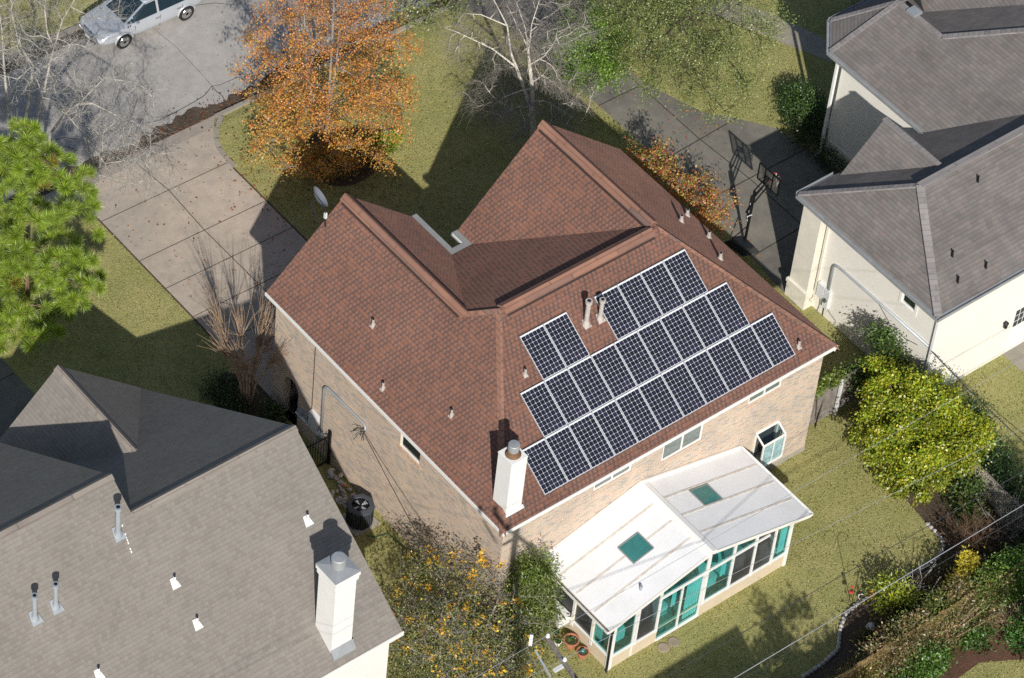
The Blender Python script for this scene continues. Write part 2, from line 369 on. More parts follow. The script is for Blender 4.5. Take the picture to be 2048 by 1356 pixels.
# main driveway with flared apron
dw = MB(); zc = .012
dw.poly([(.34, 12.6, zc), (6.04, 12.6, zc), (6.04, 23.2, zc), (6.06, 23.9, zc), (6.16, 24.4, zc), (6.38, 24.9, zc), (6.74, 25.4, zc), (-.55, 25.4, zc), (-.05, 24.8, zc), (.3, 23.8, zc)])
dw.poly([(-.55, 25.4, zc), (6.74, 25.4, zc), (7.25, 26.05, RD+.006), (-1.3, 26.05, RD+.006)])
dw.build('driveway', M['concrete'], kind='structure')
bd = MB()                                   # rounded kerb return beside the apron
pr_ = [(6.04, 23.2), (6.05, 23.9), (6.14, 24.4), (6.36, 24.9), (6.72, 25.36), (7.25, 25.8)]
for (a, b) in zip(pr_[:-1], pr_[1:]):
    d = np.array((b[0]-a[0], b[1]-a[1])); d /= np.linalg.norm(d); n_ = np.array((d[1], -d[0]))*.2
    z0, z1 = .05, .05
    P = [(a[0], a[1]), (a[0]+n_[0], a[1]+n_[1]), (b[0]+n_[0], b[1]+n_[1]), (b[0], b[1])]
    bd.hexa([(*p, -.2) for p in P]+[(*p, .03) for p in P])
bd.build('driveway_kerb', M['kerb'], kind='structure')
jt = MB()
def strip(mb, pts, w, z):
    for (a, b) in zip(pts[:-1], pts[1:]):
        a = np.array(a[:2], float); b = np.array(b[:2], float); d = b-a; L = np.linalg.norm(d)
        if L < 1e-6: continue
        n_ = np.array((d[1], -d[0]))/L*w/2
        mb.poly([(*(a-n_), z), (*(a+n_), z), (*(b+n_), z), (*(b-n_), z)][::-1] if False else [(*(a+n_), z), (*(b+n_), z), (*(b-n_), z), (*(a-n_), z)])
zj = .017
for y in (13.0, 14.9, 16.1, 17.75, 19.46, 21.14, 23.6): strip(jt, [(.36, y), (6.03, y-.06)], .03, zj)
strip(jt, [(3.18, 25.3), (3.36, 23.6), (3.24, 21.1), (3.28, 17.6), (3.3, 12.7)], .03, zj+.004)
jt.build('driveway_joint', M['joint'], kind='structure')
ed = MB(); strip(ed, [(.33, 12.6), (.33, 23.8), (-.05, 24.8)], .07, .0165); strip(ed, [(6.07, 12.9), (6.05, 23.2)], .07, .0165)
ed.build('driveway_edge', M['mulch'], kind='structure')
# right-hand driveway
rw = MB()
rw.poly([(19.0, 5.75, zc), (25.2, 5.9, zc), (25.1, 10.5, zc), (24.75, 13.2, zc), (23.9, 14.4, zc), (22.9, 15.6, zc), (22.2, 17.8, zc), (22.0, 20.9, zc), (22.05, 23.4, zc), (23.2, 25.4, zc), (18.9, 25.4, zc), (19.8, 23.6, zc), (19.78, 14.1, zc), (19.35, 9.25, zc)])
rw.poly([(18.9, 25.4, zc), (23.2, 25.4, zc), (24.0, 26.05, RD+.006), (18.4, 26.05, RD+.006)])
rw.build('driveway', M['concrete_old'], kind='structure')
jr = MB()
strip(jr, [(21.75, 25.2), (21.85, 18.), (21.83, 14.6), (22.0, 11.8), (22.02, 6.5)], .045, zj)
for a, b in (((19.8, 21.4), (22.0, 21.4)), ((19.75, 18.1), (22.75, 18.05)), ((19.78, 14.35), (23.8, 14.55)), ((19.6, 11.75), (25., 11.75)), ((19.4, 8.55), (25.1, 8.8))): strip(jr, [a, b], .045, zj+.004)
jr.build('driveway_joint', M['joint'], kind='structure')
MB().poly([(27.75, 17.9, zc), (28.4, 16.35, zc), (29.1, 14.85, zc), (29.95, 15.5, zc), (29.5, 17.0, zc), (28.9, 18.6, zc), (27.9, 20.5, zc), (26.6, 20.2, zc)]).build('walkway', M['walk'], kind='structure')
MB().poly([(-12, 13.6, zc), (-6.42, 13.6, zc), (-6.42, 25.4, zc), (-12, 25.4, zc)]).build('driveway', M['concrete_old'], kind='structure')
jl = MB()
for y in (16.6, 19.06, 21.6): strip(jl, [(-12, y), (-6.44, y)], .04, zj)
jl.build('driveway_joint', M['joint'], kind='structure')
MB().poly([(23.7, -3.1, zc), (26.5, -3.1, zc), (26.5, -.44, zc), (23.7, -.44, zc)]).build('patio', M['walk'], kind='structure')
# street cracks and gutter litter
def gpts(l): return [G(*p, RD)[:2] for p in l]
ck = MB(); zk = RD+.005
strip(ck, gpts([(285, 248), (320, 240), (350, 225), (372, 213), (395, 200), (410, 190), (424, 172)]), .03, zk)
strip(ck, gpts([(424, 172), (440, 170), (455, 163), (475, 155), (520, 150)]), .022, zk)
strip(ck, gpts([(424, 172), (432, 182), (445, 192), (451, 205)]), .03, zk)
strip(ck, gpts([(424, 172), (405, 150), (375, 118), (350, 92), (318, 66), (300, 50)]), .013, zk)
strip(ck, gpts([(110, 280), (130, 275), (150, 278)]), .03, zk)
strip(ck, gpts([(112, 296), (128, 292), (148, 298)]), .03, zk)
strip(ck, gpts([(380, 12), (430, 6), (470, 10)]), .025, zk)
ck.build('street_crack', M['crack'], kind='structure')
def ragged(name, xs, ylo, yhi, z, m, seed, amp=.18):
    rg = random.Random(seed); b = MB(); top = []; bot = []
    for i, x in enumerate(xs):
        top.append((x, yhi(x)+rg.uniform(-amp, amp), z)); bot.append((x, ylo(x)+rg.uniform(-.03, .03), z))
    for i in range(len(xs)-1): b.poly([bot[i], bot[i+1], top[i+1], top[i]])
    return b.build(name, m, kind='structure')
xs = [(-14+i*.35) for i in range(110)]
xs = [-14+i*.12 for i in range(320)]
ragged('gutter_litter', xs, lambda x: YK0+.02, lambda x: YK0+.68+.13*math.sin(x*1.3)+.09*math.sin(x*3.1)+.06*math.sin(x*7.7)+.04*math.sin(x*13.), RD+.0115, M['litter'], 3, .035)
ragged('gutter_litter', xs, lambda x: YK1-.55, lambda x: YK1-.02, RD+.0115, M['litter'], 4, .02)
# planting beds
def bed(c, rx, ry, m, z=.006, seed=1, n=36, rot=0.):
    rg = random.Random(seed)
    P = []
    for i in range(n):
        t = 2*math.pi*i/n; k = 1+.05*math.sin(3*t+seed)+rg.uniform(-.02, .02)
        a, b = rx*k*math.cos(t), ry*k*math.sin(t)
        P.append((c[0]+a*math.cos(rot)-b*math.sin(rot), c[1]+a*math.sin(rot)+b*math.cos(rot), z))
    return P
BED_TREE = bed((9.9, 21.4), 1.75, 1.5, None, seed=2)
BED_CRAPE = bed((-.55, 13.35), .95, 1.5, None, seed=5)
BED_BACK = [(15.75, -4.85), (15.74, -5.5), (15.5, -5.93), (14.94, -6.2), (14.1, -6.2), (12.94, -6.19), (11.41, -6.06), (10.62, -6.17), (10.03, -6.56), (9.38, -7.15), (8.6, -7.3), (7.6, -7.35), (6.9, -8.9), (18.5, -8.9), (19.3, -6.2), (19.0, -2.2), (16.7, -1.4), (16.0, -3.0)]
for nm, P, m in (('planting_bed', BED_TREE, 'mulch'), ('planting_bed', BED_CRAPE, 'mulch'), ('planting_bed', [(*p, .006) for p in BED_BACK], 'mulch')):
    MB().poly(P).build(nm, M[m], kind='structure')
MB().poly([(11.2, -10.45, .005), (13.0, -10.35, .005), (14.5, -11.2, .005), (17, -11.6, .005), (17, -8.95, .005), (11.2, -8.95, .005)]).build('planting_bed', M['mulch_red'], kind='structure')
# ================================================================== BRICK HOUSE
He, T, TL = 5.5415, .6344, .9017
A_, B_, LX, LY, C_, RY, LO, RI, OV = 3.2287, 5.4984, 14.7425, 13.092, 10.7406, 11.6842, 6.3418, 7.2910, .264
ZR = He+T*B_; ZL = He+TL*A_; ZI = He+TL*(2*A_-LO); YI = 2*B_-(ZI-He)/T; XH = T*B_/TL; TR = (ZR-He)/(LX-C_); TI = (ZR-ZI)/(C_-RI)
E0, E1, E2 = (0, 0, He), (LX, 0, He), (0, LY, He)
H, L_, LG, J, RG, RE = (XH, B_, ZR), (A_, 2*B_-TL*A_/T, ZL), (A_, LY, ZL), (C_, B_, ZR), (C_, RY, ZR), (LX, RY, He)
IC, V2, LE, VE = (LO, YI, ZI), (RI, YI, ZI), (LO, LY, ZI), (RI, RY, ZI)
house = thing('brick_house', 'two storey tan brick house under a red brown shingle roof with solar panels', 'house', (7, 6, 0))
rf = MB()
for P in ([E0, E1, J, H], [E2, E0, H, L_, LG], [H, J, V2, IC, L_], [L_, IC, LE, LG], [J, RG, VE, V2], [E1, RE, RG, J]): rf.slab(P, .12)
rf.build('roof', M['roof_brown'], house)
def cap_run(mb, p, q, ta, tb, da, db, w=.24, t=.055, off=0.):
    """ridge cap from p to q; (da, ta) horizontal direction and fall on one side, (db, tb) on the other"""
    p = np.array(p, float); q = np.array(q, float); up = np.array((0, 0, t))
    a = np.array((da[0]*w, da[1]*w, -ta*w)); b = np.array((db[0]*w, db[1]*w, -tb*w))
    for s in (a, b):
        c = [p-up*.3, q-up*.3, q+s-up*.1, p+s-up*.1]; c2 = [p+up, q+up, q+s+up*.9, p+s+up*.9]
        mb.hexa(c+c2)
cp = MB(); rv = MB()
cap_run(cp, np.array(H)+(.1, 0, 0), np.array(J)-(.25, 0, 0), T, T, (0, -1), (0, 1), .25, .085)
cap_run(cp, np.array(L_)+(0, .0, 0), np.array(LG)+(0, .02, 0), TL, TL, (-1, 0), (1, 0), .2, .085)
cap_run(cp, np.array(J)+(0, .2, 0), np.array(RG)+(0, .02, 0), TI, TR, (-1, 0), (1, 0), .2, .085)
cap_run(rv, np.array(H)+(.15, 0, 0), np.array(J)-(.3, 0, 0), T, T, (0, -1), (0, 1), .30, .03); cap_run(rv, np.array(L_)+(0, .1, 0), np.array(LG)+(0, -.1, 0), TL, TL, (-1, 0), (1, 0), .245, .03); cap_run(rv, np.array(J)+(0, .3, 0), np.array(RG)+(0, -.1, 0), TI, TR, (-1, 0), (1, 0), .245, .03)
rv.build('ridge_vent_shadow', M['vent_shadow'], house)  # dark strip below the caps, painting in the vent slot's shadow line
hipw = .16
for p, q, (da, ta), (db, tb) in ((E0, H, ((-1, 0), -0.), ((0, -1), 0.)), (E1, J, ((1, 0), 0.), ((0, -1), 0.)), (H, L_, ((-1, 0), 0), ((0, 1), 0))):
    p = np.array(p, float); q = np.array(q, float); d = (q-p)/np.linalg.norm(q-p)
    for (dx, dy) in (da, db):
        v = np.array((dx, dy, 0.)); z = 0
        # lateral vector lying on the adjoining roof plane
        base = p*.5+q*.5; s = v*hipw
        if (dx, dy) == (-1, 0): s[2] = -TL*hipw
        elif (dx, dy) == (1, 0): s[2] = -TR*hipw
        else: s[2] = -T*hipw
        cp.hexa([p-(0, 0, .01), q-(0, 0, .01), q+s-(0, 0, .01), p+s-(0, 0, .01), p+(0, 0, .03), q+(0, 0, .03), q+s+(0, 0, .022), p+s+(0, 0, .022)])
cp.build('ridge_cap', M['cap_brown'], house)
fa = MB()
fa.box((-.035, -.035, He-.155), (LX+.035, -.003, He-.012)); fa.box((-.035, -.003, He-.155), (-.003, LY+.02, He-.012)); fa.box((LX-.04, .003, He-.30), (LX-.006, RY-.02, He-.125))
fa.build('fascia', M['white'], house)
gt = MB()                                   # grey box gutters round the entrance court
def trough(mb, a, b, w, side):
    a = np.array(a, float); b = np.array(b, float); s = np.array((*side, 0.))*w
    P = [a, b, b+s, a+s]
    mb.hexa([p-(0, 0, .16) for p in P]+[p-(0, 0, .012) for p in P])
trough(gt, (LO+.02, YI+.0, ZI), (LO+.02, LY+.05, ZI), .2, (1, 0)); trough(gt, (LO+.22, YI+.02, ZI-.003), (RI-.3, YI+.02, ZI-.003), .24, (0, 1)); trough(gt, (RI-.02, YI-.1, ZI-.006), (RI-.02, RY+.02, ZI-.006), .27, (-1, 0))
gt.box((LO+.2, YI+.3, ZI-.17), (LO+.215, LY, ZI+.0)); gt.build('gutter', M['gutter_grey'], house)
MB().box((RI-.305, YI+.28, ZI-.07), (RI-.285, RY-.05, ZI+.012)).build('gutter_edge', M['white'], house)
sf = MB()
for P in ([(0, 0), (LX, 0), (LX, OV), (0, OV)], [(0, OV), (OV, OV), (OV, LY), (0, LY)], [(LX-OV, OV), (LX, OV), (LX, RY), (LX-OV, RY)]):
    sf.poly([(x, y, He-.15) for x, y in P][::-1])
sf.build('soffit', M['white'], house)
# walls, with openings as (start, end, sill, head) along each wall
WX0, WX1, WY0 = OV, LX-OV, OV
WT = He-.13
back_win = [(4.15-WX0, 5.78-WX0, 4.60, 5.22), (7.20-WX0, 8.98-WX0, 4.10, 5.22), (11.05-WX0, 12.55-WX0, 4.56, 5.22)]
garden = (11.74-WX0, 12.78-WX0, 1.25, 2.62)
side_y1 = LY-OV
side_win = (side_y1-5.76, side_y1-4.68, 4.28, 5.2); arch = (side_y1-12.17, side_y1-11.33, 0., 1.62)
w = MB()
w.wall((WX0, WY0), (WX1, WY0), .22, WT, back_win+[garden])
w.wall((WX0, side_y1), (WX0, WY0), 0., WT, [side_win, (arch[0], arch[1], 0., 2.16)], .3)
def archpt(k): t = math.pi*k/12; return (arch[0]+arch[1])/2-math.cos(t)*.42, 1.62+math.sin(t)*.52
for k in range(12):
    (s0, z0), (s1, z1) = archpt(k), archpt(k+1); y0, y1 = side_y1-s0, side_y1-s1
    w.poly([(WX0, y0, z0), (WX0, y1, z1), (WX0, y1, 2.16), (WX0, y0, 2.16)]); w.poly([(WX0, y0, z0), (WX0+.3, y0, z0), (WX0+.3, y1, z1), (WX0, y1, z1)])
w.wall((WX1, WY0), (WX1, RY-OV), 0., WT)
gx1 = LO-OV
w.wall((gx1, side_y1), (WX0, side_y1), 0., WT, [(gx1-5.6, gx1-.7, 0., 2.2)], .2)
w.poly([(gx1, side_y1, WT), (WX0, side_y1, WT), (A_, side_y1, ZL-.2)])
w.wall((gx1, YI-OV), (gx1, side_y1), 0., ZI-.1); w.wall((RI+OV, YI-OV), (gx1, YI-OV), 0., ZI-.1, [(.2, 1.2, 0., 2.1)], .15); w.wall((RI+OV, RY-OV), (RI+OV, YI-OV), 0., ZI-.1)
rh = RY-OV
w.wall((WX1, rh), (RI+OV, rh), 0., WT, [(1.5, 3.4, .9, 2.2), (4.4, 6.0, .9, 2.2)], .12)
w.poly([(WX1, rh, WT), (RI+OV, rh, WT), (RI+OV, rh, ZI-.1), (C_, rh, ZR-.2)])
w.build('wall', M['brick'], house)
fo = MB(); fo.box((WX0-.015, WY0-.02, -.2), (WX1+.02, WY0+.1, .225)); fo.build('foundation', M['foundation'], house)
MB().box((.8, side_y1-.18, .02), (5.3, side_y1-.12, 2.18)).build('garage_door', M['white'], house)
MB().box((gx1+.3, YI-OV-.14, .02), (gx1+1.2, YI-OV-.1, 2.08)).build('front_door', M['bark_brown'], house)
MB().box((WX0+.32, 11.0, 0.0), (WX0+1.6, 12.5, .02)).box((WX0+1.3, 11.0, .02), (WX0+1.36, 12.5, 2.5)).build('passage', M['interior'], house)
def window(parent, org, d, s0, s1, z0, z1, mull=1, blind=True, glass='glass_dark', deep=.05, fw=.05, horiz=0):
    """frame set into an opening; org/d: wall start and direction, outward normal on the right"""
    org = np.array((*org[:2], 0.), float); d = np.array((*d, 0.), float); n_ = np.array((d[1], -d[0], 0.))
    P = lambda s, z, k: org+d*s-n_*k+np.array((0, 0, z))
    f = MB()
    def bar(sa, sb, za, zb, k0=deep-.03, k1=deep+.03): f.hexa([P(sa, za, k0), P(sb, za, k0), P(sb, za, k1), P(sa, za, k1), P(sa, zb, k0), P(sb, zb, k0), P(sb, zb, k1), P(sa, zb, k1)])
    bar(s0, s1, z0, z0+fw); bar(s0, s1, z1-fw, z1); bar(s0, s0+fw, z0+fw, z1-fw); bar(s1-fw, s1, z0+fw, z1-fw)
    for i in range(mull): c = s0+(s1-s0)*(i+1)/(mull+1); bar(c-fw*.5, c+fw*.5, z0+fw, z1-fw, deep-.034)
    for i in range(horiz): c = z0+(z1-z0)*(i+1)/(horiz+1); bar(s0+fw, s1-fw, c-.018, c+.018, deep-.026, deep+.026)
    fr = f.build('window', M['white'], parent)
    MB().poly([P(s0+fw*.5, z0+fw*.5, deep), P(s1-fw*.5, z0+fw*.5, deep), P(s1-fw*.5, z1-fw*.5, deep), P(s0+fw*.5, z1-fw*.5, deep)]).build('pane', M[glass], fr)
    k = deep+.06
    MB().poly([P(s0, z0, k), P(s1, z0, k), P(s1, z1, k), P(s0, z1, k)]).build('blind' if blind else 'room', M['blind'] if blind else M['interior'], fr)
    return fr
for (s0, s1, z0, z1) in back_win:
    wo = window(house, (WX0, WY0), (1, 0), s0, s1, z0, z1, 1, True, deep=.04)
    MB().box((WX0+s0-.06, WY0-.03, z0-.14), (WX0+s1+.06, WY0+.02, z0-.004)).build('sill', M['brick_trim'], wo)
wo = window(house, (WX0, side_y1), (0, -1), *side_win, 0, False, deep=.06)
MB().box((WX0-.03, side_y1-side_win[1]-.06, side_win[2]-.14), (WX0+.02, side_y1-side_win[0]+.06, side_win[2]-.004)).build('sill', M['brick_trim'], wo)
for (s0, s1, z0, z1) in ((1.5, 3.4, .9, 2.2), (4.4, 6.0, .9, 2.2)): window(house, (WX1, rh), (-1, 0), s0, s1, z0, z1, 1, True, deep=.05)
# projecting greenhouse window
gw = MB(); x0, x1, z0, z1, yo = 11.76, 12.78, 1.22, 2.62, -.20; zf = 2.36
def gb(a, b, t=.05): gw.beam(a, b, t, t)
for x in (x0, x1):
    gb((x, yo, z0), (x, yo, zf)); gb((x, yo, zf), (x, WY0, z1)); gb((x, yo, z0), (x, WY0, z0)); gb((x, WY0-.03, z0), (x, WY0-.03, z1))
for (y, z) in ((yo, z0), (yo, zf), (WY0-.03, z1), (WY0-.03, z0)): gb((x0, y, z), (x1, y, z), .055)
gb(((x0+x1)/2, yo, z0), ((x0+x1)/2, yo, zf), .035)
gwo = gw.build('garden_window', M['white'], house)
pn = MB(); pn.poly([(x0, yo, z0), (x1, yo, z0), (x1, yo, zf), (x0, yo, zf)]); pn.poly([(x0, yo, zf), (x1, yo, zf), (x1, WY0, z1), (x0, WY0, z1)])
for x in (x0, x1): pn.poly([(x, yo, z0), (x, WY0, z0), (x, WY0, z1), (x, yo, zf)])
pn.build('pane', M['glass_clear'], gwo)
MB().box((x0+.02, yo+.02, z0-.02), (x1-.02, WY0, z0+.02)).build('shelf', M['white'], gwo)
MB().poly([(x0+.03, yo+.05, z0+.05), (x1-.03, yo+.05, z0+.05), (x1-.03, yo+.05, zf-.05), (x0+.03, yo+.05, zf-.05)]).build('curtain', paint('blue_lace', (.62, .76, .80), .9, var=.4, scale=9.), gwo)
MB().box((x0, WY0+.1, z0), (x1, WY0+.14, z1)).build('room', M['interior'], gwo)
# chimney
ch = MB(); cx0, cx1, cy0, cy1, ct = .40, 1.06, .42, 1.10, 8.24
ch.box((cx0, cy0, 5.3), (cx1, cy1, ct))
ch.box((cx0-.012, cy0-.012, ct-.05), (cx1+.012, cy1+.012, ct+.012))
cho = ch.build('chimney', M['white'], house)
fl = MB(); fl.box((cx0-.06, cy0-.06, 5.55), (cx1+.05, cy1+.05, 5.80)); fl.poly([(cx0-.16, cy0-.14, 5.71), (cx1+.06, cy0-.14, 5.71), (cx1+.06, cy0, 5.83), (cx0-.06, cy0, 5.83)])
fl.build('flashing', M['pale'], cho)
cr = MB(); cr.lathe((.73, .76, ct+.012), [(.27, 0), (.27, .02), (.2, .03), (.185, .16)], 24); cr.build('collar', M['rust'], cho, True)
fc = MB(); fc.lathe((.73, .76, ct+.05), [(.16, 0), (.16, .18), (.195, .20), (.195, .42), (.18, .44), (.05, .45)], 28); fc.build('flue_cap', M['galv'], cho)
def vent(parent, p, hgt, r, m, nrm=(0, 0, 1), flange=.0, cap=False, name='vent_pipe'):
    p = np.array(p, float); b = MB()
    b.cyl(p-(0, 0, .15), p+(0, 0, hgt), r, r, 12)
    if cap: b.cyl(p+(0, 0, hgt-.05), p+(0, 0, hgt+.08), r*1.45, r*1.5, 14)
    b.cyl(p-(0, 0, .05), p+(0, 0, min(.16, hgt*.4)), r*1.9, r*1.2, 12)
    o = b.build(name, M[m] if isinstance(m, str) else m, parent, False)
    MB().cyl(p+(0, 0, hgt+.002+(.08 if cap else 0)), p+(0, 0, hgt+.008+(.08 if cap else 0)), r*.8, r*.8, 12).build('pipe_mouth', M['black'], o)
    if flange:
        n_ = np.array(nrm, float); n_ /= np.linalg.norm(n_); u = np.cross((0, 0, 1), n_); u /= np.linalg.norm(u); v = np.cross(n_, u)
        q = p+n_*.02; f = MB(); w_ = flange
        P = [q-u*w_-v*w_*1.1, q+u*w_-v*w_*1.1, q+u*w_*.55+v*w_*1.2, q-u*w_*.55+v*w_*1.2]
        f.hexa([a-n_*.012 for a in P]+[a+n_*.012 for a in P]); f.build('flange', M[m] if isinstance(m, str) else m, o)
    return o
NL, NS, NR = (-TL, 0, 1), (0, -T, 1), (TR, 0, 1)
for px, py in ((746, 651), (766, 777), (903, 831)): vent(house, ONP(px, py, E0, NL), .3, .045, 'pink_pipe', NL, .09)
for px, py, h_, r_ in ((1050, 750, .3, .045), (1597, 694, .32, .05)): vent(house, ONP(px, py, E0, NS), h_, r_, 'pink_pipe', NS, .09)
for px, py, h_, r_ in ((1172, 648, 1.05, .085), (1200, 637, .85, .075)): vent(house, ONP(px, py, E0, NS), h_, r_, 'pink_pipe', NS, .15, True)
for px, py in ((1362, 443), (1374, 431), (1417, 475), (1440, 518)): vent(house, ONP(px, py, E1, NR), .3, .06, 'pink_pipe', NR, .09)
# ------------------------------------------------------------------ solar array: one module, then copies
pan = thing('solar_panel', 'x', 'solar panel', (0, 0, 0), 'solar panels on the brown shingle roof')
PW, PH = .992, 1.65
f = MB()
for a, b in (((0, 0, 0), (PW, .018, .04)), ((0, PH-.018, 0), (PW, PH, .04)), ((0, .018, 0), (.018, PH-.018, .04)), ((PW-.018, .018, 0), (PW, PH-.018, .04))): f.box(a, b)
f.box((.25, -.01, -.07), (.29, PH+.01, -.002)); f.box((.70, -.01, -.07), (.74, PH+.01, -.002))
f.build('frame', M['aluminium'], pan)
MB().box((.018, .018, .012), (PW-.018, PH-.018, .034)).build('backsheet', M['backsheet'], pan)
f = MB(); cw = (PW-.036-.012)/6; chh = (PH-.036-.05)/10; g_, k_ = .003, .017
for i in range(6):
    for j in range(10):
        xa, xb, ya, yb = .024+i*cw+g_, .024+(i+1)*cw-g_, .026+j*chh+g_, .026+(j+1)*chh-g_
        f.poly([(xa+k_, ya, .0375), (xb-k_, ya, .0375), (xb, ya+k_, .0375), (xb, yb-k_, .0375), (xb-k_, yb, .0375), (xa+k_, yb, .0375), (xa, yb-k_, .0375), (xa, ya+k_, .0375)])
f.build('cell_grid', M['cells'], pan)
ang = math.atan(T); cs, sn = math.cos(ang), math.sin(ang); PIT, RIT, U0, V0, Q0 = PW+.0164, PH+.0155, 1.9549, .4091, 7.185
ORD = ['leftmost', 'second from the left', 'third from the left', 'fourth from the left', 'fifth from the left', 'sixth from the left', 'seventh from the left', 'eighth from the left', 'ninth from the left', 'tenth from the left', 'rightmost']
slots = [(U0+i*PIT, 0, f'black solar panel {ORD[i]} in the long bottom row of eleven') for i in range(11)]
slots += [(U0+i*PIT, 1, f'black solar panel {ORD[i-1] if i < 9 else "rightmost"} in the middle row of nine') for i in range(1, 10)]
slots += [(U0+i*PIT, 2, f'black solar panel, {"left" if i == 2 else "right"} one of the upper left pair beside the vent pipes') for i in (2, 3)]
slots += [(Q0+i*PIT, 2, f'black solar panel {["leftmost, partly behind a vent pipe,", "second from the left", "third from the left", "rightmost"][i]} in the top right row of four') for i in range(4)]
for k, (u, row, lab) in enumerate(slots):
    o = pan if k == 0 else copy_thing(pan)
    v, hh = V0+row*RIT, .065
    o.location = (u, v*cs-hh*sn, He+v*sn+hh*cs); o.rotation_euler = (ang, 0, 0); o['label'] = lab
# ================================================================== SUNROOM behind the brick house
sun = thing('sunroom', 'white metal roofed sunroom with teal glass walls and two skylights', 'sunroom', (6.4, -1.6, 0))
SX0, SX1, SY, SXM = 2.40, 10.40, -3.30, 6.36
RX0, RX1, RY0, RYB = 2.08, 11.0, -3.46, .25
ZE0, ZE1, ZM = 2.52, 2.40, 3.62
def rz(x): return ZM-(ZM-ZE0)*(SXM-x)/(SXM-RX0) if x < SXM else ZM-(ZM-ZE1)*(x-SXM)/(RX1-SXM)
r = MB()
r.slab([(RX0, RY0, ZE0), (SXM, RY0, ZM), (SXM, RYB, ZM), (RX0, RYB, ZE0)], .09)
r.slab([(SXM, RY0, ZM), (RX1, RY0, ZE1), (RX1, RYB, ZE1), (SXM, RYB, ZM)], .09)
r.build('roof', M['white_roof'], sun)
sm = MB()
for y in (-2.55, -1.62, -.70):
    for (xa, xb) in ((RX0+.05, SXM-.2), (SXM+.2, RX1-.05)):
        a, b = np.array((xa, y, rz(xa)+.006)), np.array((xb, y, rz(xb)+.006))
        sm.beam(a, b, .085, .016)
sm.build('roof_seam', M['seam'], sun)
rc = MB()
for s_ in (-1, 1):
    xb = SXM+s_*.2
    rc.hexa([(SXM, RY0-.02, ZM-.01), (xb, RY0-.02, rz(xb)-.01), (xb, RYB, rz(xb)-.01), (SXM, RYB, ZM-.01), (SXM, RY0-.02, ZM+.06), (xb, RY0-.02, rz(xb)+.05), (xb, RYB, rz(xb)+.05), (SXM, RYB, ZM+.06)])
rc.build('ridge_cap', M['white'], sun)
tr = MB(); tr2 = MB()                        # roof edge trim
tr.beam((RX0, RY0-.015, ZE0-.05), (SXM, RY0-.015, ZM-.05), .03, .13); tr.beam((SXM, RY0-.015, ZM-.05), (RX1, RY0-.015, ZE1-.05), .03, .13)
tr2.beam((RX0, RYB-.04, ZE0+.05), (SXM, RYB-.04, ZM+.05), .07, .1); tr2.beam((SXM, RYB-.04, ZM+.05), (RX1, RYB-.04, ZE1+.05), .07, .1)
tr.build('roof_trim', M['stucco'], sun); tr2.build('wall_flashing', M['stucco'], sun)
for xe, sg, z in ((RX0, -1, ZE0), (RX1, 1, ZE1)):
    g = MB(); x2 = xe+sg*.12
    g.box((xe, RY0, z-.12), (x2, RYB, z-.10)); g.box((x2, RY0, z-.12), (x2+sg*.015, RYB, z-.0)); g.box((xe-sg*.0, RY0, z-.10), (xe+sg*.012, RYB, z-.012)); g.box((min(xe, x2), RY0-.012, z-.12), (max(xe, x2), RY0, z))
    go = g.build('gutter', M['white'], sun)
    MB().box((xe+sg*.015, RY0+.01, z-.098), (x2-sg*.002, RYB, z-.06)).build('leaf_debris', M['debris'] if sg < 0 else M['pale'], go)
for (xc, yc, hx, hy) in ((4.62, -1.62, .42, .41), (8.1, -1.2, .42, .40)):
    z = lambda x: rz(x)
    P = [np.array((xc+a*hx, yc+b*hy, z(xc+a*hx))) for a, b in ((-1, -1), (1, -1), (1, 1), (-1, 1))]
    s = MB()
    for i in range(4): s.beam(P[i]+(0, 0, .02), P[(i+1) % 4]+(0, 0, .02), .035, .05)
    so = s.build('skylight', M['gutter_grey'], sun)
    MB().poly([p+(0, 0, .035) for p in P]).build('pane', M['sky_glass'], so)
KZ = .68
wk = MB()
wk.wall((SX0, SY), (SX1, SY), 0., KZ, [(2.10, 4.02, .10, KZ)], .1)
wk.wall((SX0, RYB), (SX0, SY), 0., ZE0-.1, [(.15, .55, KZ, 2.3), (.65, 1.52, KZ, 2.3), (1.68, 2.52, KZ, 2.3), (2.66, 3.42, KZ, 2.3)], .1)
wk.wall((SX1, SY), (SX1, RYB), 0., ZE1-.1, [(.2, 1.1, KZ, 2.2), (1.25, 2.2, KZ, 2.2), (2.35, 3.3, KZ, 2.2)], .1)
wk.build('wall', M['tan_panel'], sun)
fr = MB()
def vbar(x, z0, z1, wd=.07): fr.box((x-wd/2, SY-.03, z0), (x+wd/2, SY+.04, z1))
def topz(x): return rz(x)-.10
for x in (SX0+.06, 3.49, 4.43, 6.48, 7.67, 8.69, 9.61, SX1-.06): vbar(x, KZ-.1 if x not in (SX0+.06, SX1-.06) else 0., topz(x), .13 if x in (SX0+.06, SX1-.06, 6.48) else .09)
for x in (SX0+.98, 5.42, 6.36): vbar(x, .1, 2.3 if x > 4 else topz(x), .05)
fr.box((SX0, SY-.035, KZ-.05), (4.48, SY+.045, KZ+.02)); fr.box((6.5, SY-.035, KZ-.05), (SX1, SY+.045, KZ+.02)); fr.box((4.48, SY-.035, .04), (6.42, SY+.045, .11))
fr.box((4.43, SY-.033, 2.30), (9.3, SY+.043, 2.38))
for x in (SX0+.02,):
    for y in (RYB-.1, -.35, -1.36, -2.34, SY+.08): fr.box((x-.05, y-.055, 0.4 if y > SY+.1 else 0.), (x+.04, y+.055, ZE0-.1))
    fr.box((x-.055, SY, KZ-.05), (x+.045, RYB, KZ+.02)); fr.box((x-.053, SY, 2.27), (x+.043, RYB, ZE0-.09))
fr.box((SX1-.06, SY, KZ-.05), (SX1+.05, RYB, KZ+.02))
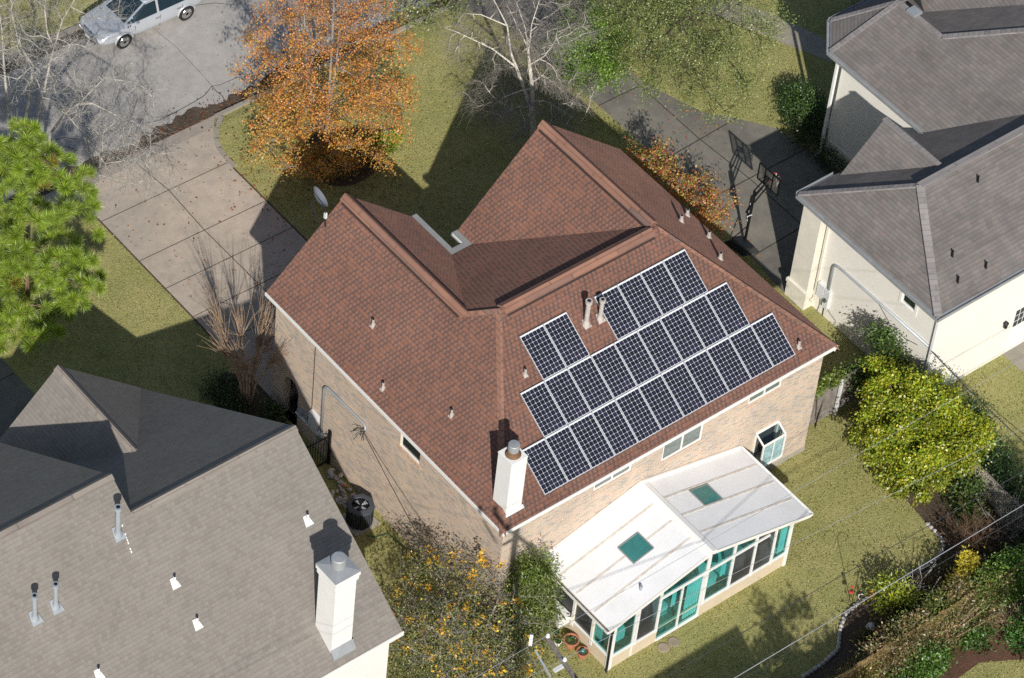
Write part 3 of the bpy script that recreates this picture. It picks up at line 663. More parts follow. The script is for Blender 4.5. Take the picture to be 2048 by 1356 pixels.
# sloping gable members
fr.beam((SX0, SY-.003, rz(SX0)-.15), (SXM, SY-.003, ZM-.17), .07, .1); fr.beam((SXM, SY-.003, ZM-.17), (SX1, SY-.003, rz(SX1)-.15), .07, .1)
fr.build('frame', M['white'], sun)
def pane(pts, m, nm='pane'): MB().poly(pts).build(nm, M[m], sun)
def fp(x0, x1, z0, z1, m, y=SY+.02): pane([(x0, y, z0), (x1, y, z0), (x1, y, z1), (x0, y, z1)], m)
def sp(x0, x1, z0, m): pane([(x0, SY+.02, z0), (x1, SY+.02, z0), (x1, SY+.02, rz(x1)-.16), (x0, SY+.02, rz(x0)-.16)], m)
sp(2.50, 3.47, KZ, 'glass_teal'); sp(3.51, 4.40, KZ, 'screen'); fp(4.46, 5.42, .11, 2.30, 'glass_teal'); fp(5.42, 6.42, .11, 2.30, 'glass_teal', SY+.03)
fp(6.54, 7.64, KZ, 2.30, 'glass_teal'); fp(7.70, 8.66, KZ, 2.30, 'screen'); sp(8.72, 9.58, KZ, 'screen'); sp(9.64, 10.32, KZ, 'glass_teal')
for (xa, xb) in ((4.46, 6.42), (6.55, 8.66)):
    pane([(xa, SY+.02, 2.37), (xb, SY+.02, 2.37), (xb, SY+.02, rz(xb)-.16), (xa, SY+.02, rz(xa)-.16)], 'glass_teal')
for (ya, yb, m) in ((-.3, .12, 'glass_teal'), (-1.32, -.4, 'screen'), (-2.28, -1.41, 'screen'), (-3.2, -2.4, 'glass_teal')):
    x = SX0+.02; pane([(x, yb, KZ), (x, ya, KZ), (x, ya, 2.28), (x, yb, 2.28)], m)
MB().box((SX0+.1, SY+.1, .02), (SX1-.1, RYB-.02, .06)).build('floor', paint('tile_floor', (.15, .20, .17), .7, var=.4, scale=2.), sun)
cu = MB()
def drape(x0, x1, y, z0, z1, n=10, a=.035):
    for i in range(n):
        xa, xb = x0+(x1-x0)*i/n, x0+(x1-x0)*(i+1)/n; ya, yb = y+a*(i % 2), y+a*((i+1) % 2)
        cu.poly([(xa, ya, z0), (xb, yb, z0), (xb, yb, z1), (xa, ya, z1)])
drape(5.75, 6.38, SY+.12, .12, 2.25, 12); drape(5.12, 5.38, SY+.16, 1.2, 2.25, 5); drape(9.98, 10.3, SY+.12, KZ, 2.0, 8); drape(2.5, 2.72, SY+.14, KZ, 2.4, 5); drape(7.35, 7.6, SY+.2, 1.2, 2.2, 4); drape(4.5, 4.62, SY+.14, .2, 2.2, 3)
cu.build('curtain', M['curtain'], sun)
fu = MB(); fu.box((6.8, -2.7, .06), (7.7, -1.9, .72)); fu.box((2.9, -2.7, .06), (3.6, -2.0, .8)); fu.box((5.0, -2.6, .06), (5.6, -1.7, .5)); fu.box((8.2, -2.6, .06), (9.2, -1.9, .75))
fu.build('furniture', M['curtain'], sun)
MB().lathe((9.75, -2.95, .06), [(.2, 0), (.26, .55), (.3, .9), (.22, .92)], 18).build('basket', M['curtain'], sun)
MB().cyl((3.75, -2.95, rz(3.75)-.02), (3.75, -2.95, rz(3.75)+.2), .05, .05, 10).build('vent_pipe', M['lead'], sun)
MB().box((1.92, -1.22, .42), (2.39, -.35, .9)).build('wall_box', M['white'], sun)
MB().tube([(2.33, SY-.08, 2.4), (2.33, SY-.02, 1.9), (2.33, SY-.03, .2), (2.25, SY-.1, .08)], .035, 8).build('downspout', M['iron'], sun)
# ================================================================== GREY-ROOFED HOUSE (lower left)
gh = thing('grey_roof_house', 'house with a wide grey shingle gable roof and a tall white chimney', 'house', (-9, 5, 0))
GT = .70; GX, GYE, GZE, GYR, GZR = -5.23, -1.41, 5.66, 4.59, 9.85
GX2, GYR2, GZR2, GXF = -11.5, 5.66, 10.60, -24.
yb_of = lambda z, yr, zr_: yr+(zr_-z)/GT
EB = (GX, 13.0, GZR-GT*(13.0-GYR)); AX, AY, AZ = -8.55, 13.05, 7.1
yk = GYR+(GZR-AZ)/GT; sl = .925; sr = (AZ-EB[2])/(GX-AX)
g = MB()
g.slab([(GXF, GYE, GZE), (GX, GYE, GZE), (GX, GYR, GZR), (GX2, GYR, GZR), (GX2, GYR2, GZR2), (GXF, GYR2, GZR2)], .14)
xl = GX2; zl = AZ-sl*(AX-xl); yl = GYR+(GZR-zl)/GT
g.slab([(GX, GYR, GZR), (GX, 13.0, EB[2]), (AX, yk, AZ), (xl, yl, zl), (GX2, GYR, GZR)], .14)
g.slab([(AX, AY, AZ), (AX, yk, AZ), (GX, 13.0, EB[2]), (GX, AY, EB[2])], .14)
g.slab([(AX, AY, AZ), (-11.5, AY, zl), (xl, yl, zl), (AX, yk, AZ)], .14)
yend = 12.1; g.slab([(GX2, GYR2, GZR2), (GX2, yend, GZR2-GT*(yend-GYR2)), (GXF, yend, GZR2-GT*(yend-GYR2)), (GXF, GYR2, GZR2)], .14)
g.build('roof', M['roof_grey'], gh)
c = MB()
cap_run(c, (GXF, GYR2, GZR2), (GX2+.02, GYR2, GZR2), GT, GT, (0, -1), (0, 1), .16, .03); cap_run(c, (GX2+.05, GYR, GZR), (GX+.02, GYR, GZR), GT, GT, (0, -1), (0, 1), .16, .03)
cap_run(c, (AX, yk+.1, AZ), (AX, AY+.02, AZ), sl, sr, (-1, 0), (1, 0), .16, .03)
c.build('ridge_cap', M['cap_grey'], gh)
wl = MB()
wl.wall((GXF, GYE+.3), (GX-.25, GYE+.3), 0., GZE-.1); wl.wall((GX-.25, GYE+.3), (GX-.25, 12.75), 0., 3.85)
wl.poly([(GX-.25, GYE+.3, GZE-.1), (GX-.25, GYR, GZR-.2), (GX-.25, GYE+.3, 3.85)]); wl.poly([(GX-.25, GYE+.3, 3.85), (GX-.25, 12.75, 3.85), (GX-.25, GYR, GZR-.2)])
wl.wall((GX-.25, 12.75), (-11.3, 12.75), 0., 3.9); wl.poly([(GX-.25, 12.75, 3.9), (-11.3, 12.75, 3.9), (-11.3, 12.75, 4.3), (AX, 12.75, AZ-.2)])
wl.poly([(GX2-.2, GYR, GZR-.5), (GX2-.2, yend, 5.), (GX2-.2, yend, GZR2-GT*(yend-GYR2)-.2), (GX2-.2, GYR2, GZR2-.2)])
wl.wall((-11.3, 12.75), (-11.3, yend), 0., 4.2); wl.wall((-11.3, yend-.25), (GXF, yend-.25), 0., 5.8)
wl.build('wall', M['white_stucco'], gh)
fa = MB(); fa.box((GXF, GYE-.035, GZE-.2), (GX+.035, GYE-.003, GZE-.015)); fa.build('fascia', M['white'], gh); MB().box((GXF, yend+.003, 5.95), (GX2+.02, yend+.1, 6.09)).build('gutter', M['white'], gh)
cb = MB(); x0, x1, y0, y1, zt = -7.78, -6.98, -1.02, -.16, 9.5
cb.box((x0, y0, 5.4), (x1, y1, zt)); cb.box((x0-.03, y0-.03, zt-.42), (x1+.03, y1+.03, zt-.36)); cb.box((x0-.05, y0-.05, zt-.36), (x1+.05, y1+.05, zt-.17)); cb.box((x0-.08, y0-.08, zt-.17), (x1+.08, y1+.08, zt))
co = cb.build('chimney', M['white'], gh)
t = MB(); q = .09; P = [(x0-q, y0-q), (x1+q, y0-q), (x1+q, y1+q), (x0-q, y1+q)]; mx, my = (x0+x1)/2, (y0+y1)/2
t.hexa([(*p, zt) for p in P]+[(*p, zt+.02) for p in P]); t.hexa([(*p, zt+.02) for p in P]+[(mx+(p[0]-mx)*.35, my+(p[1]-my)*.35, zt+.08) for p in P])
t.build('chimney_cap', M['galv'], co)
t = MB(); t.lathe((mx, my, zt+.06), [(.2, 0), (.2, .10), (.24, .12), (.24, .42), (.22, .44), (.03, .45)], 26); t.build('flue_cap', M['galv'], co)
t = MB(); t.hexa([(x0-.02, y0-.2, 5.8), (x1+.05, y0-.2, 5.8), (x1+.05, y0-.01, 5.93), (x0-.02, y0-.01, 5.93), (x0-.02, y0-.2, 5.835), (x1+.05, y0-.2, 5.835), (x1+.05, y0-.01, 6.12), (x0-.02, y0-.01, 6.12)])
t.build('flashing', M['galv'], co)
NG = (0, -GT, 1); PG = (GX, GYE, GZE)
for px, py, h_, r_ in ((236, 1068, 1.2, .085), (70, 1236, 1.0, .075), (112, 1213, 1.0, .075)): vent(gh, ONP(px, py, PG, NG), h_, r_, 'lead', NG, .2, True)
for px, py in ((615, 1042), (349, 1167), (394, 1249), (197, 1350)): vent(gh, ONP(px, py, PG, NG), .34, .045, 'white', NG, .15)
sp_ = MB()
rg = random.Random(4); a, b = ONP(240, 1038, PG, NG), ONP(268, 1120, PG, NG)
for i in range(14):
    if rg.random() < .25: continue
    p, q2 = a+(b-a)*(i/14), a+(b-a)*((i+.7)/14); sp_.beam(p+(0, 0, .015), q2+(0, 0, .015), .035, .008)
sp_.build('paint_drip', M['white'], gh)
# ================================================================== CREAM HOUSE (right)
cr = thing('cream_house', 'large cream stucco house with mauve grey hip roofs', 'house', (24, 4, 0))
RT, RZ = .627, 4.95; RX, RYA, RYB2 = 19.10, -.64, 6.70; RYM = (RYA+RYB2)/2; RZR = RZ+RT*(RYB2-RYA)/2; RXA = 21.16; XF = 46.
gxm, gz, gy = 22.75, 6.91, 6.50; gs = .994
yv = RYB2-(gz-RZ)/RT
r = MB()
r.slab([(RX, RYA, RZ), (XF, RYA, RZ), (XF, RYM, RZR), (RXA, RYM, RZR)], .12)
r.slab([(RX, RYB2, RZ), (RX, RYA, RZ), (RXA, RYM, RZR)], .12)
r.slab([(RX, RYB2, RZ), (RXA, RYM, RZR), (XF, RYM, RZR), (XF, RYB2, RZ)], .12)
zg0 = RZ+RT*(RYB2-gy); xg0 = gxm-(gz-zg0)/gs; xg1 = gxm+(gz-zg0)/gs
r.slab([(gxm, gy, gz), (gxm, yv, gz), (xg0, gy, zg0)], .12); r.slab([(gxm, gy, gz), (xg1, gy, zg0), (gxm, yv, gz)], .12)
NZ, NX, NS_ = 5.2, 25.0, .6
nz = lambda x: NZ+NS_*(x-NX)
yN = RYB2-(NZ-RZ)/RT; kx = NX+(RZR-NZ)/NS_; AP = (27.65, 11.0, nz(27.65)); R2 = (27.65, 8.65, nz(27.65)); R4 = (35., 8.65-(35-27.65)*1.216, nz(35.))
N0 = (26.2, 12.85, NZ)
r.slab([(NX, yN-.05, NZ), (kx, RYM, RZR), (kx+3.5, RYM-2.6, nz(kx+3.5)), R4, R2, AP, (NX, 11.55, NZ)], .12)
r.slab([(NX, 11.55, NZ), AP, N0], .12)
r.slab([N0, AP, (29.3, 11.0, AP[2]-.25), (30.0, 12.85, NZ)], .12)
dp = ONP(1848, 24, R2, (0, .49, 1)); dq = ONP(2060, 8, R2, (0, .49, 1))
r.slab([R2, R4, (36., 6., R2[2]-.49*(6.-R2[1])), tuple(dq), tuple(dp)], .12)
r.slab([AP, R2, tuple(dp), (dp[0]+.3, dp[1]+1.3, dp[2]-.1)], .12)
up = np.array((-.5, 0, 1)); 
r.slab([tuple(dp), tuple(dq), (dq[0]+2, dq[1]+5, dq[2]+1.), (dp[0]+2.5, dp[1]+4.5, dp[2]+.8)], .12)
r.build('roof', M['roof_slate'], cr)
c = MB()
def hipcap(mb, p, q, w=.15, t=.035):
    p = np.array(p, float); q = np.array(q, float); mb.beam(p+(0, 0, .0), q+(0, 0, .0), w*2, t*2)
hipcap(c, (RX, RYA, RZ), (RXA, RYM, RZR)); hipcap(c, (RX, RYB2, RZ), (RXA, RYM, RZR), .1); hipcap(c, (RXA, RYM, RZR), (XF, RYM, RZR), .14); hipcap(c, (gxm, gy+.02, gz), (gxm, yv, gz), .1)
hipcap(c, (NX, 11.55, NZ), AP, .1); hipcap(c, N0, AP, .1); hipcap(c, AP, R2, .1); hipcap(c, R2, R4, .12)
c.build('ridge_cap', M['cap_slate'], cr)
gg = MB()
def rgut(a, b, side, w=.13):
    a = np.array(a, float); b = np.array(b, float); s = np.array((*side, 0.)); s /= np.linalg.norm(s)
    P = [a, b, b+s*w, a+s*w]; gg.hexa([p-(0, 0, .13) for p in P]+[p-(0, 0, .10) for p in P]); P2 = [a+s*w, b+s*w, b+s*(w+.02), a+s*(w+.02)]; gg.hexa([p-(0, 0, .13) for p in P2]+[p-(0, 0, -.0) for p in P2])
    P3 = [a, b, b+s*.02, a+s*.02]; gg.hexa([p-(0, 0, .15) for p in P3]+[p-(0, 0, .012) for p in P3])
rgut((RX, RYB2, RZ), (RX, RYA-.12, RZ), (-1, 0)); rgut((RX-.12, RYA, RZ), (XF, RYA, RZ), (0, -1)); rgut((RX, RYB2, RZ), (xg0, RYB2, RZ), (0, 1))
rgut((NX, 11.6, NZ), (NX, yN, NZ), (-1, 0)); rgut(N0, (NX, 11.55, NZ), (-1, 1)); rgut((30., 12.85, NZ), N0, (0, 1))
gg.build('gutter', M['galv'], cr)
w = MB(); wx, wy0, wy1 = 19.5, -.44, 6.35
w.wall((wx, wy1), (wx, wy0), 0., RZ-.1, [(wy1-1.40, wy1-.72, 3.72, 4.44)], .07)
w.wall((wx, wy0), (XF, wy0), 0., RZ-.1, [(2.62, 3.84, 4.36, 4.66), (4.25, 5.25, .06, 2.36)], .07)
w.wall((24.95, wy1-.05), (wx, wy1-.05), 0., RZ-.1, [(.5, 3.2, .02, 2.3)], .15); w.poly([(xg1, gy-.3, zg0-.1), (xg0, gy-.3, zg0-.1), (gxm, gy-.3, gz-.15)])
bx = 25.3
w.wall((bx, 11.1), (bx, 6.1), 0., NZ-.08); w.wall((26.45, 12.4), (bx, 11.1), 0., NZ-.08, [(.4, 1.3, .9, 2.3)]); w.wall((XF, 12.4), (26.45, 12.4), 0., NZ-.08)
w.build('wall', M['stucco'], cr)
MB().box((20.6, wy1-.2, .02), (24.6, wy1-.16, 2.3)).build('garage_door', M['white'], cr)
bn = MB(); bn.box((19.12, 5.45, 0.), (wx+.02, wy1+.03, RZ-.15)); bn.box((19.06, 5.40, .0), (wx+.03, wy1+.08, .72)); bn.box((19.02, 5.36, .72), (wx+.04, wy1+.11, .86)); bn.build('pilaster', M['stucco_band'], cr); bn = MB(); bn.box((25.24, 6.2, .78), (25.297, 11.0, .92)); bn.box((25.27, 6.2, 0.), (25.298, 11.0, .78)); bn.build('plinth', M['stucco_band'], cr)
window(cr, (wx, wy1), (0, -1), wy1-1.40, wy1-.72, 3.72, 4.44, 0, False, deep=.04)
tm = MB()
for (a, b) in (((wx-.02, .60, 3.60), (wx-.002, .72, 4.56)), ((wx-.02, 1.40, 3.60), (wx-.002, 1.52, 4.56)), ((wx-.02, .72, 3.60), (wx-.002, 1.40, 3.72)), ((wx-.02, .72, 4.44), (wx-.002, 1.40, 4.56))): tm.box(a, b)
tm.build('window_trim', M['stucco'], cr); tm = MB()
tm.box((wx+2.5, wy0-.02, 4.26), (wx+3.96, wy0-.002, 4.36)); tm.box((wx+2.5, wy0-.02, 4.66), (wx+3.96, wy0-.002, 4.76)); tm.box((wx+2.5, wy0-.02, 4.36), (wx+2.62, wy0-.002, 4.66)); tm.box((wx+3.84, wy0-.02, 4.36), (wx+3.96, wy0-.002, 4.66))
tm.build('window_trim', M['stucco'], cr)
window(cr, (wx, wy0), (1, 0), 2.62, 3.84, 4.36, 4.66, 7, True, deep=.03, fw=.03, horiz=1)
d = MB(); d.box((wx+4.27, wy0+.02, .06), (wx+5.23, wy0+.06, 2.34)); do = d.build('door', M['white'], cr)
d = MB()
for i in range(3):
    for j in range(3): d.box((wx+4.4+i*.24, wy0+.012, 1.3+j*.3), (wx+4.6+i*.24, wy0+.018, 1.56+j*.3))
d.build('pane', M['car_glass'], do)
for x, y, z0, nm in ((wx-.06, wy0-.02, .1, 'd'), (wx-.06, 5.30, .5, 'e')):
    t = MB(); t.box((x-.05, y-.05, z0), (x+.04, y+.05, RZ-.14)); t.box((x-.18, y-.05, z0-.08), (x+.04, y+.05, z0+.02)); t.build('downspout', M['white'] if nm == 'd' else M['stucco_band'], cr)
t = MB(); t.box((25.14, 11.2, .1), (25.24, 11.3, NZ-.2)); t.box((24.95, 11.2, .02), (25.24, 11.3, .12)); t.build('downspout', M['white'], cr)
t = MB(); t.cyl((23.3, wy0-.1, 1.75), (23.3, wy0-.1, 1.98), .07, .09, 10); t.cyl((23.3, wy0-.1, 1.98), (23.3, wy0-.1, 2.06), .11, .03, 10); t.box((23.27, wy0-.09, 1.85), (23.33, wy0+.01, 1.9)); t.build('wall_lantern', M['black'], cr)
NF = (0, -RT, 1)
for px, py in ((1955, 362), (1904, 511), (1971, 534), (1915, 563)): vent(cr, ONP(px, py, (RX, RYA, RZ), NF), .26, .035, 'iron', NF)
t = MB(); t.box((AP[0]-.15, AP[1]-1.0, AP[2]+.0), (AP[0]+.28, AP[1]-.55, AP[2]+.1)); t.build('roof_vent', M['galv'], cr)
# ================================================================== VEGETATION
def unit(v): return v/(np.linalg.norm(v, axis=-1, keepdims=True)+1e-9)
def edge_tubes(P0, P1, R0, R1, n):
    d = unit(P1-P0); ref = np.where(np.abs(d[:, 2:3]) < .9, np.array([[0, 0, 1.]]), np.array([[1., 0, 0]]))
    a = unit(np.cross(d, ref)); c = np.cross(d, a); m = len(P0)
    V = np.empty((m, 2, n, 3))
    for k in range(n):
        t = 2*math.pi*k/n; o = math.cos(t)*a+math.sin(t)*c
        V[:, 0, k] = P0+o*R0[:, None]; V[:, 1, k] = P1+o*R1[:, None]
    b = np.arange(m)[:, None]*2*n; k = np.arange(n)[None]; k2 = (k+1) % n
    F = np.stack([b+k, b+k2, b+n+k2, b+n+k], -1).reshape(-1, 4)
    return V.reshape(-1, 3), F
def tubes_obj(name, sets, mat, parent):
    Vs, Fs, off = [], [], 0
    for (P0, P1, R0, R1, n) in sets:
        if len(P0) == 0: continue
        V, F = edge_tubes(P0, P1, R0, R1, n); Vs.append(V); Fs.append(F+off); off += len(V)
    return mesh_np(name, np.concatenate(Vs), np.concatenate(Fs), mat, parent, smooth=True)
def leaf_obj(name, P, D, size, width, col, mat, parent, rng, fold=.25, kind=None):
    n = len(P); D = unit(D); S = unit(np.cross(D, unit(rng.normal(size=(n, 3))))); N_ = np.cross(S, D)
    L = size[:, None]; Wd = (size*width)[:, None]*.5
    V = np.empty((n, 4, 3)); V[:, 0] = P; V[:, 1] = P+D*L*.5+S*Wd+N_*Wd*fold; V[:, 2] = P+D*L; V[:, 3] = P+D*L*.5-S*Wd+N_*Wd*fold
    F = np.arange(n*4).reshape(n, 4)
    return mesh_np(name, V.reshape(-1, 3), F, mat, parent, np.repeat(col, 4, axis=0), kind=kind)
def colonize(A, nodes, par, step, infl, kill, maxit=140, bias=None, rng=None):
    P = [np.array(p, float) for p in nodes]; par = list(par)
    A = np.array(A); nd = np.full(len(A), 1e9); ni = np.zeros(len(A), int)
    def upd(i0):
        nonlocal nd, ni
        for i in range(i0, len(P)):
            d = np.linalg.norm(A-P[i], axis=1); m = d < nd; nd[m] = d[m]; ni[m] = i
    upd(0)
    for it in range(maxit):
        if len(A) == 0: break
        act = nd < infl
        if not act.any(): act = nd < nd.min()+step*2
        new = []
        for i in np.unique(ni[act]):
            m = act & (ni == i); d = unit(A[m]-P[i]).sum(0)
            if bias is not None: d = d+np.array(bias)*m.sum()
            if rng is not None: d = d+rng.normal(size=3)*.28*m.sum()**.5
            d = d/(np.linalg.norm(d)+1e-9); new.append((P[i]+d*step, i))
        i0 = len(P)
        for p, i in new: P.append(p); par.append(i)
        upd(i0); keep = nd > kill; A, nd, ni = A[keep], nd[keep], ni[keep]
    return np.array(P), np.array(par)
def radii(par, r_tip, ex):
    n = len(par); ch = np.zeros(n); r = np.zeros(n)
    for i in range(n-1, -1, -1):
        if ch[i] == 0: ch[i] = r_tip**ex
        r[i] = ch[i]**(1/ex)
        if par[i] >= 0: ch[par[i]] += ch[i]
    return r
def in_ball(rng, n, c, r, shell=0.):
    v = unit(rng.normal(size=(n, 3))); k = (shell**3+(1-shell**3)*rng.random((n, 1)))**(1/3.)
    return np.array(c)+v*k*np.array(r)
def pal(rng, n, cols, w=None, jit=.18):
    cols = np.array(cols); i = rng.choice(len(cols), n, p=None if w is None else np.array(w)/sum(w))
    return np.clip(cols[i]*(1+rng.normal(size=(n, 1))*jit)*(1+rng.normal(size=(n, 3))*.06), .004, .95)
def skeleton(rng, trunks, A, step, infl, kill, r_tip, ex, bias=None, wob=True, rads=None):
    nodes, par, flo = [], [], []
    for ti, tk in enumerate(trunks):
        last = -1; n0 = len(nodes); tk = [np.array(q, float) for q in tk]
        if n0 and tk[0][2] > .35:
            last = int(np.argmin(np.linalg.norm(np.array(nodes)-tk[0], axis=1))); off = nodes[last]-tk[0]; tk = [q+off for q in tk]
        for i in range(len(tk)-1):
            a, b = np.array(tk[i], float), np.array(tk[i+1], float); m = max(1, int(np.linalg.norm(b-a)/step))
            for k in range(m if i < len(tk)-2 else m+1):
                nodes.append(a+(b-a)*k/m); par.append(last); last = len(nodes)-1
        cnt = len(nodes)-n0; ra, rb = rads[ti] if rads else (0., 0.); flo += [ra+(rb-ra)*k/max(1, cnt-1) for k in range(cnt)]
    P, par = colonize(A, nodes, par, step, infl, kill, bias=bias, rng=rng if wob else None)
    r = radii(par, r_tip, ex); r[:len(flo)] = np.maximum(r[:len(flo)]*(0 if rads else 1), flo) if rads else r[:len(flo)]
    return P, par, r
def twigs(rng, P, par, sel, k, L, droop, up=.0, spread=.9, r=.008, seg=3, curl=.25):
    """fine shoots: returns edge sets and shoot tip/path points with directions"""
    idx = np.repeat(sel, k); n = len(idx); pd = unit(P[idx]-P[np.maximum(par[idx], 0)])
    d = unit(pd*.7+rng.normal(size=(n, 3))*spread*.6+np.array((0, 0, up))); p = P[idx].copy()
    Ls = L*(.5+rng.random(n)); E0_, E1_, RA, RB, pts, dirs = [], [], [], [], [], []
    for s in range(seg):
        d = unit(d+rng.normal(size=(n, 3))*curl+np.array((0, 0, -droop))); q = p+d*(Ls/seg)[:, None]
        E0_.append(p); E1_.append(q); RA.append(np.full(n, r*(1-s/seg*.6))); RB.append(np.full(n, r*(1-(s+1)/seg*.6))); pts.append(q); dirs.append(d); p = q
    return (np.concatenate(E0_), np.concatenate(E1_), np.concatenate(RA), np.concatenate(RB), 3), np.concatenate(pts), np.concatenate(dirs)
def wood(P, par, r, lo, hi):
    i = np.where(par >= 0)[0]; m = (r[i] >= lo) & (r[i] < hi); i = i[m]
    return (P[par[i]], P[i], np.minimum(r[par[i]], r[i]*1.5), r[i], 7 if lo > .03 else 4)
def grow(name, label, cat, base, seed, trunks, A, step=.35, infl=1.6, kill=.5, r_tip=.012, ex=2.3, barkm='bark_grey', bias=None, tw=None, leaf=None, group=None, thick=.035, rads=None):
    rng = np.random.default_rng(seed); t = thing(name, label, cat, base, group)
    P, par, r = skeleton(rng, trunks, A, step, infl, kill, r_tip, ex, bias, rads=rads)
    tubes_obj('trunk', [wood(P, par, r, thick, 9.), wood(P, par, r, 0, thick)], M[barkm], t)
    sets = []; pts = dirs = None
    if tw:
        sel = np.where(r < tw.get('rmax', .03))[0]
        s, pts, dirs = twigs(rng, P, par, sel, tw['k'], tw['L'], tw.get('droop', .1), tw.get('up', 0.), tw.get('spread', .9), tw.get('r', .008), tw.get('seg', 3), tw.get('curl', .25))
        sets.append(s)
    if sets: tubes_obj('branches', sets, M[tw.get('mat', barkm)], t)
    if leaf:
        n = leaf['n']; i = rng.integers(0, len(pts), n) if pts is not None else rng.integers(0, len(P), n)
        Q = (pts if pts is not None else P)[i]+rng.normal(size=(n, 3))*leaf.get('sig', .08); D = (dirs[i] if dirs is not None else rng.normal(size=(n, 3)))*.5+rng.normal(size=(n, 3))*.7+np.array((0, 0, leaf.get('hang', -.3)))
        if 'keep' in leaf: m = leaf['keep'](Q, rng); Q, D = Q[m], D[m]
        c = leaf['col'](Q, rng) if callable(leaf['col']) else pal(rng, len(Q), leaf['col'], leaf.get('w'))
        sz = leaf['size']*(.6+.8*rng.random(len(Q)))
        leaf_obj('crown', Q, D, sz, leaf.get('wd', .6), c, M[leaf.get('mat', 'leaf')], t, rng)
    return t
def shrub(name, label, cat, base, seed, blobs, n, size, cols, w=None, group=None, hang=-.1, stems=10, clump=40, barkm='bark_dark', wd=.55, dark=.5, sig=.30, mat='leaf', flat=1.):
    """leafy bush: clumps of leaves through a few ellipsoids, stems below"""
    rng = np.random.default_rng(seed); t = thing(name, label, cat, base, group); base = np.array(base, float)
    if len(base) == 2: base = np.array((*base, 0.))
    vol = np.array([np.prod(b[1])**(2/3.) for b in blobs]); vol = vol/vol.sum(); Q, D, Cc = [], [], []; S0, S1 = [], []
    for (c, rr), v in zip(blobs, vol):
        c, rr = np.array(c, float), np.array(rr, float); nc = max(4, int(clump*v)); cc = in_ball(rng, nc, c, rr*.86, .55); cc[:, 2] = np.maximum(cc[:, 2], .08)
        sh = .75+.5*rng.random(nc); m = int(n*v); i = rng.integers(0, nc, m)
        q = cc[i]+rng.normal(size=(m, 3))*rr*sig*np.array((1, 1, flat)); q[:, 2] = np.maximum(q[:, 2], .03)
        out = unit((q-c)/rr); Q.append(q); D.append(out*.6+rng.normal(size=(m, 3))*.6+np.array((0, 0, hang)))
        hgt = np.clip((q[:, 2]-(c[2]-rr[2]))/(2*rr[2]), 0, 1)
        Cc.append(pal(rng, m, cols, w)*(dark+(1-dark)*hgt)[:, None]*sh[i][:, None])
        k = rng.integers(0, nc, max(2, int(stems*v)+1)); S1.append(cc[k]); S0.append(base+np.stack([rng.normal(size=len(k))*.12, rng.normal(size=len(k))*.12, np.zeros(len(k))], 1))
    Q, D, Cc = map(np.concatenate, (Q, D, Cc)); S0, S1 = map(np.concatenate, (S0, S1))
    mid = (S0+S1)/2+rng.normal(size=S0.shape)*.08; R = np.full(len(S0), .022)
    tubes_obj('stems', [(S0, mid, R, R*.8, 4), (mid, S1, R*.8, R*.35, 4)], M[barkm], t)
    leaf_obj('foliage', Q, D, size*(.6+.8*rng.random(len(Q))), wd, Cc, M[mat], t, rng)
    return t
# ---- pine at the left edge
def pine():
    rng = np.random.default_rng(11); base = G(56, 690); bx, by = base[0], base[1]
    t = thing('pine_tree', 'bright green long needled pine filling the left edge of the picture', 'tree', base)
    A = []
    while len(A) < 400:
        z = rng.uniform(1.0, 10.4); R = 2.85*min(1., .5+(z-.8)/4.)*(1. if z < 7.2 else max(.12, (11.3-z)/4.1))
        a = rng.uniform(0, 2*math.pi); k = math.sqrt(rng.uniform(.15, 1)); A.append((bx+R*k*math.cos(a), by+R*k*math.sin(a), z))
    P, par, r = skeleton(rng, [[(bx, by, 0), (bx+.1, by+.1, 4), (bx, by+.1, 10.3)]], np.array(A), .32, 1.6, .5, .013, 2.3, bias=(0, 0, .18))
    tubes_obj('trunk', [wood(P, par, r, .05, 9), wood(P, par, r, 0, .05)], M['bark_brown'], t)
    tips = np.setdiff1d(np.arange(len(P)), par); c = P[tips]; ax = unit(P[tips]-P[par[tips]])*.6+np.array((0, 0, .55))+unit(np.stack([P[tips][:, 0]-bx, P[tips][:, 1]-by, np.zeros(len(tips))], 1))*.35
    extra = np.where((r < .03) & (np.arange(len(P)) > 40))[0]; extra = rng.choice(extra, min(len(extra), 420), replace=False)
    c = np.concatenate([c, P[extra]]); ax = unit(np.concatenate([ax, unit(P[extra]-P[par[extra]])*.5+np.array((0, 0, .5))]))
    m = 230; i = np.repeat(np.arange(len(c)), m); n = len(i)
    d = unit(ax[i]*.62+unit(rng.normal(size=(n, 3)))*.85); tone = (.75+.5*rng.random(len(c)))[i]
    col = pal(rng, n, [(.32, .44, .04), (.25, .37, .035), (.40, .49, .055), (.17, .28, .03)], jit=.12)*tone[:, None]
    br = rng.random(len(c)) < .012; col[br[i]] = (.22, .07, .02)
    leaf_obj('needles', c[i]+d*.02, d, .36*(.7+.45*rng.random(n)), .03, col, M['needle'], t, rng, 0.)
pine()
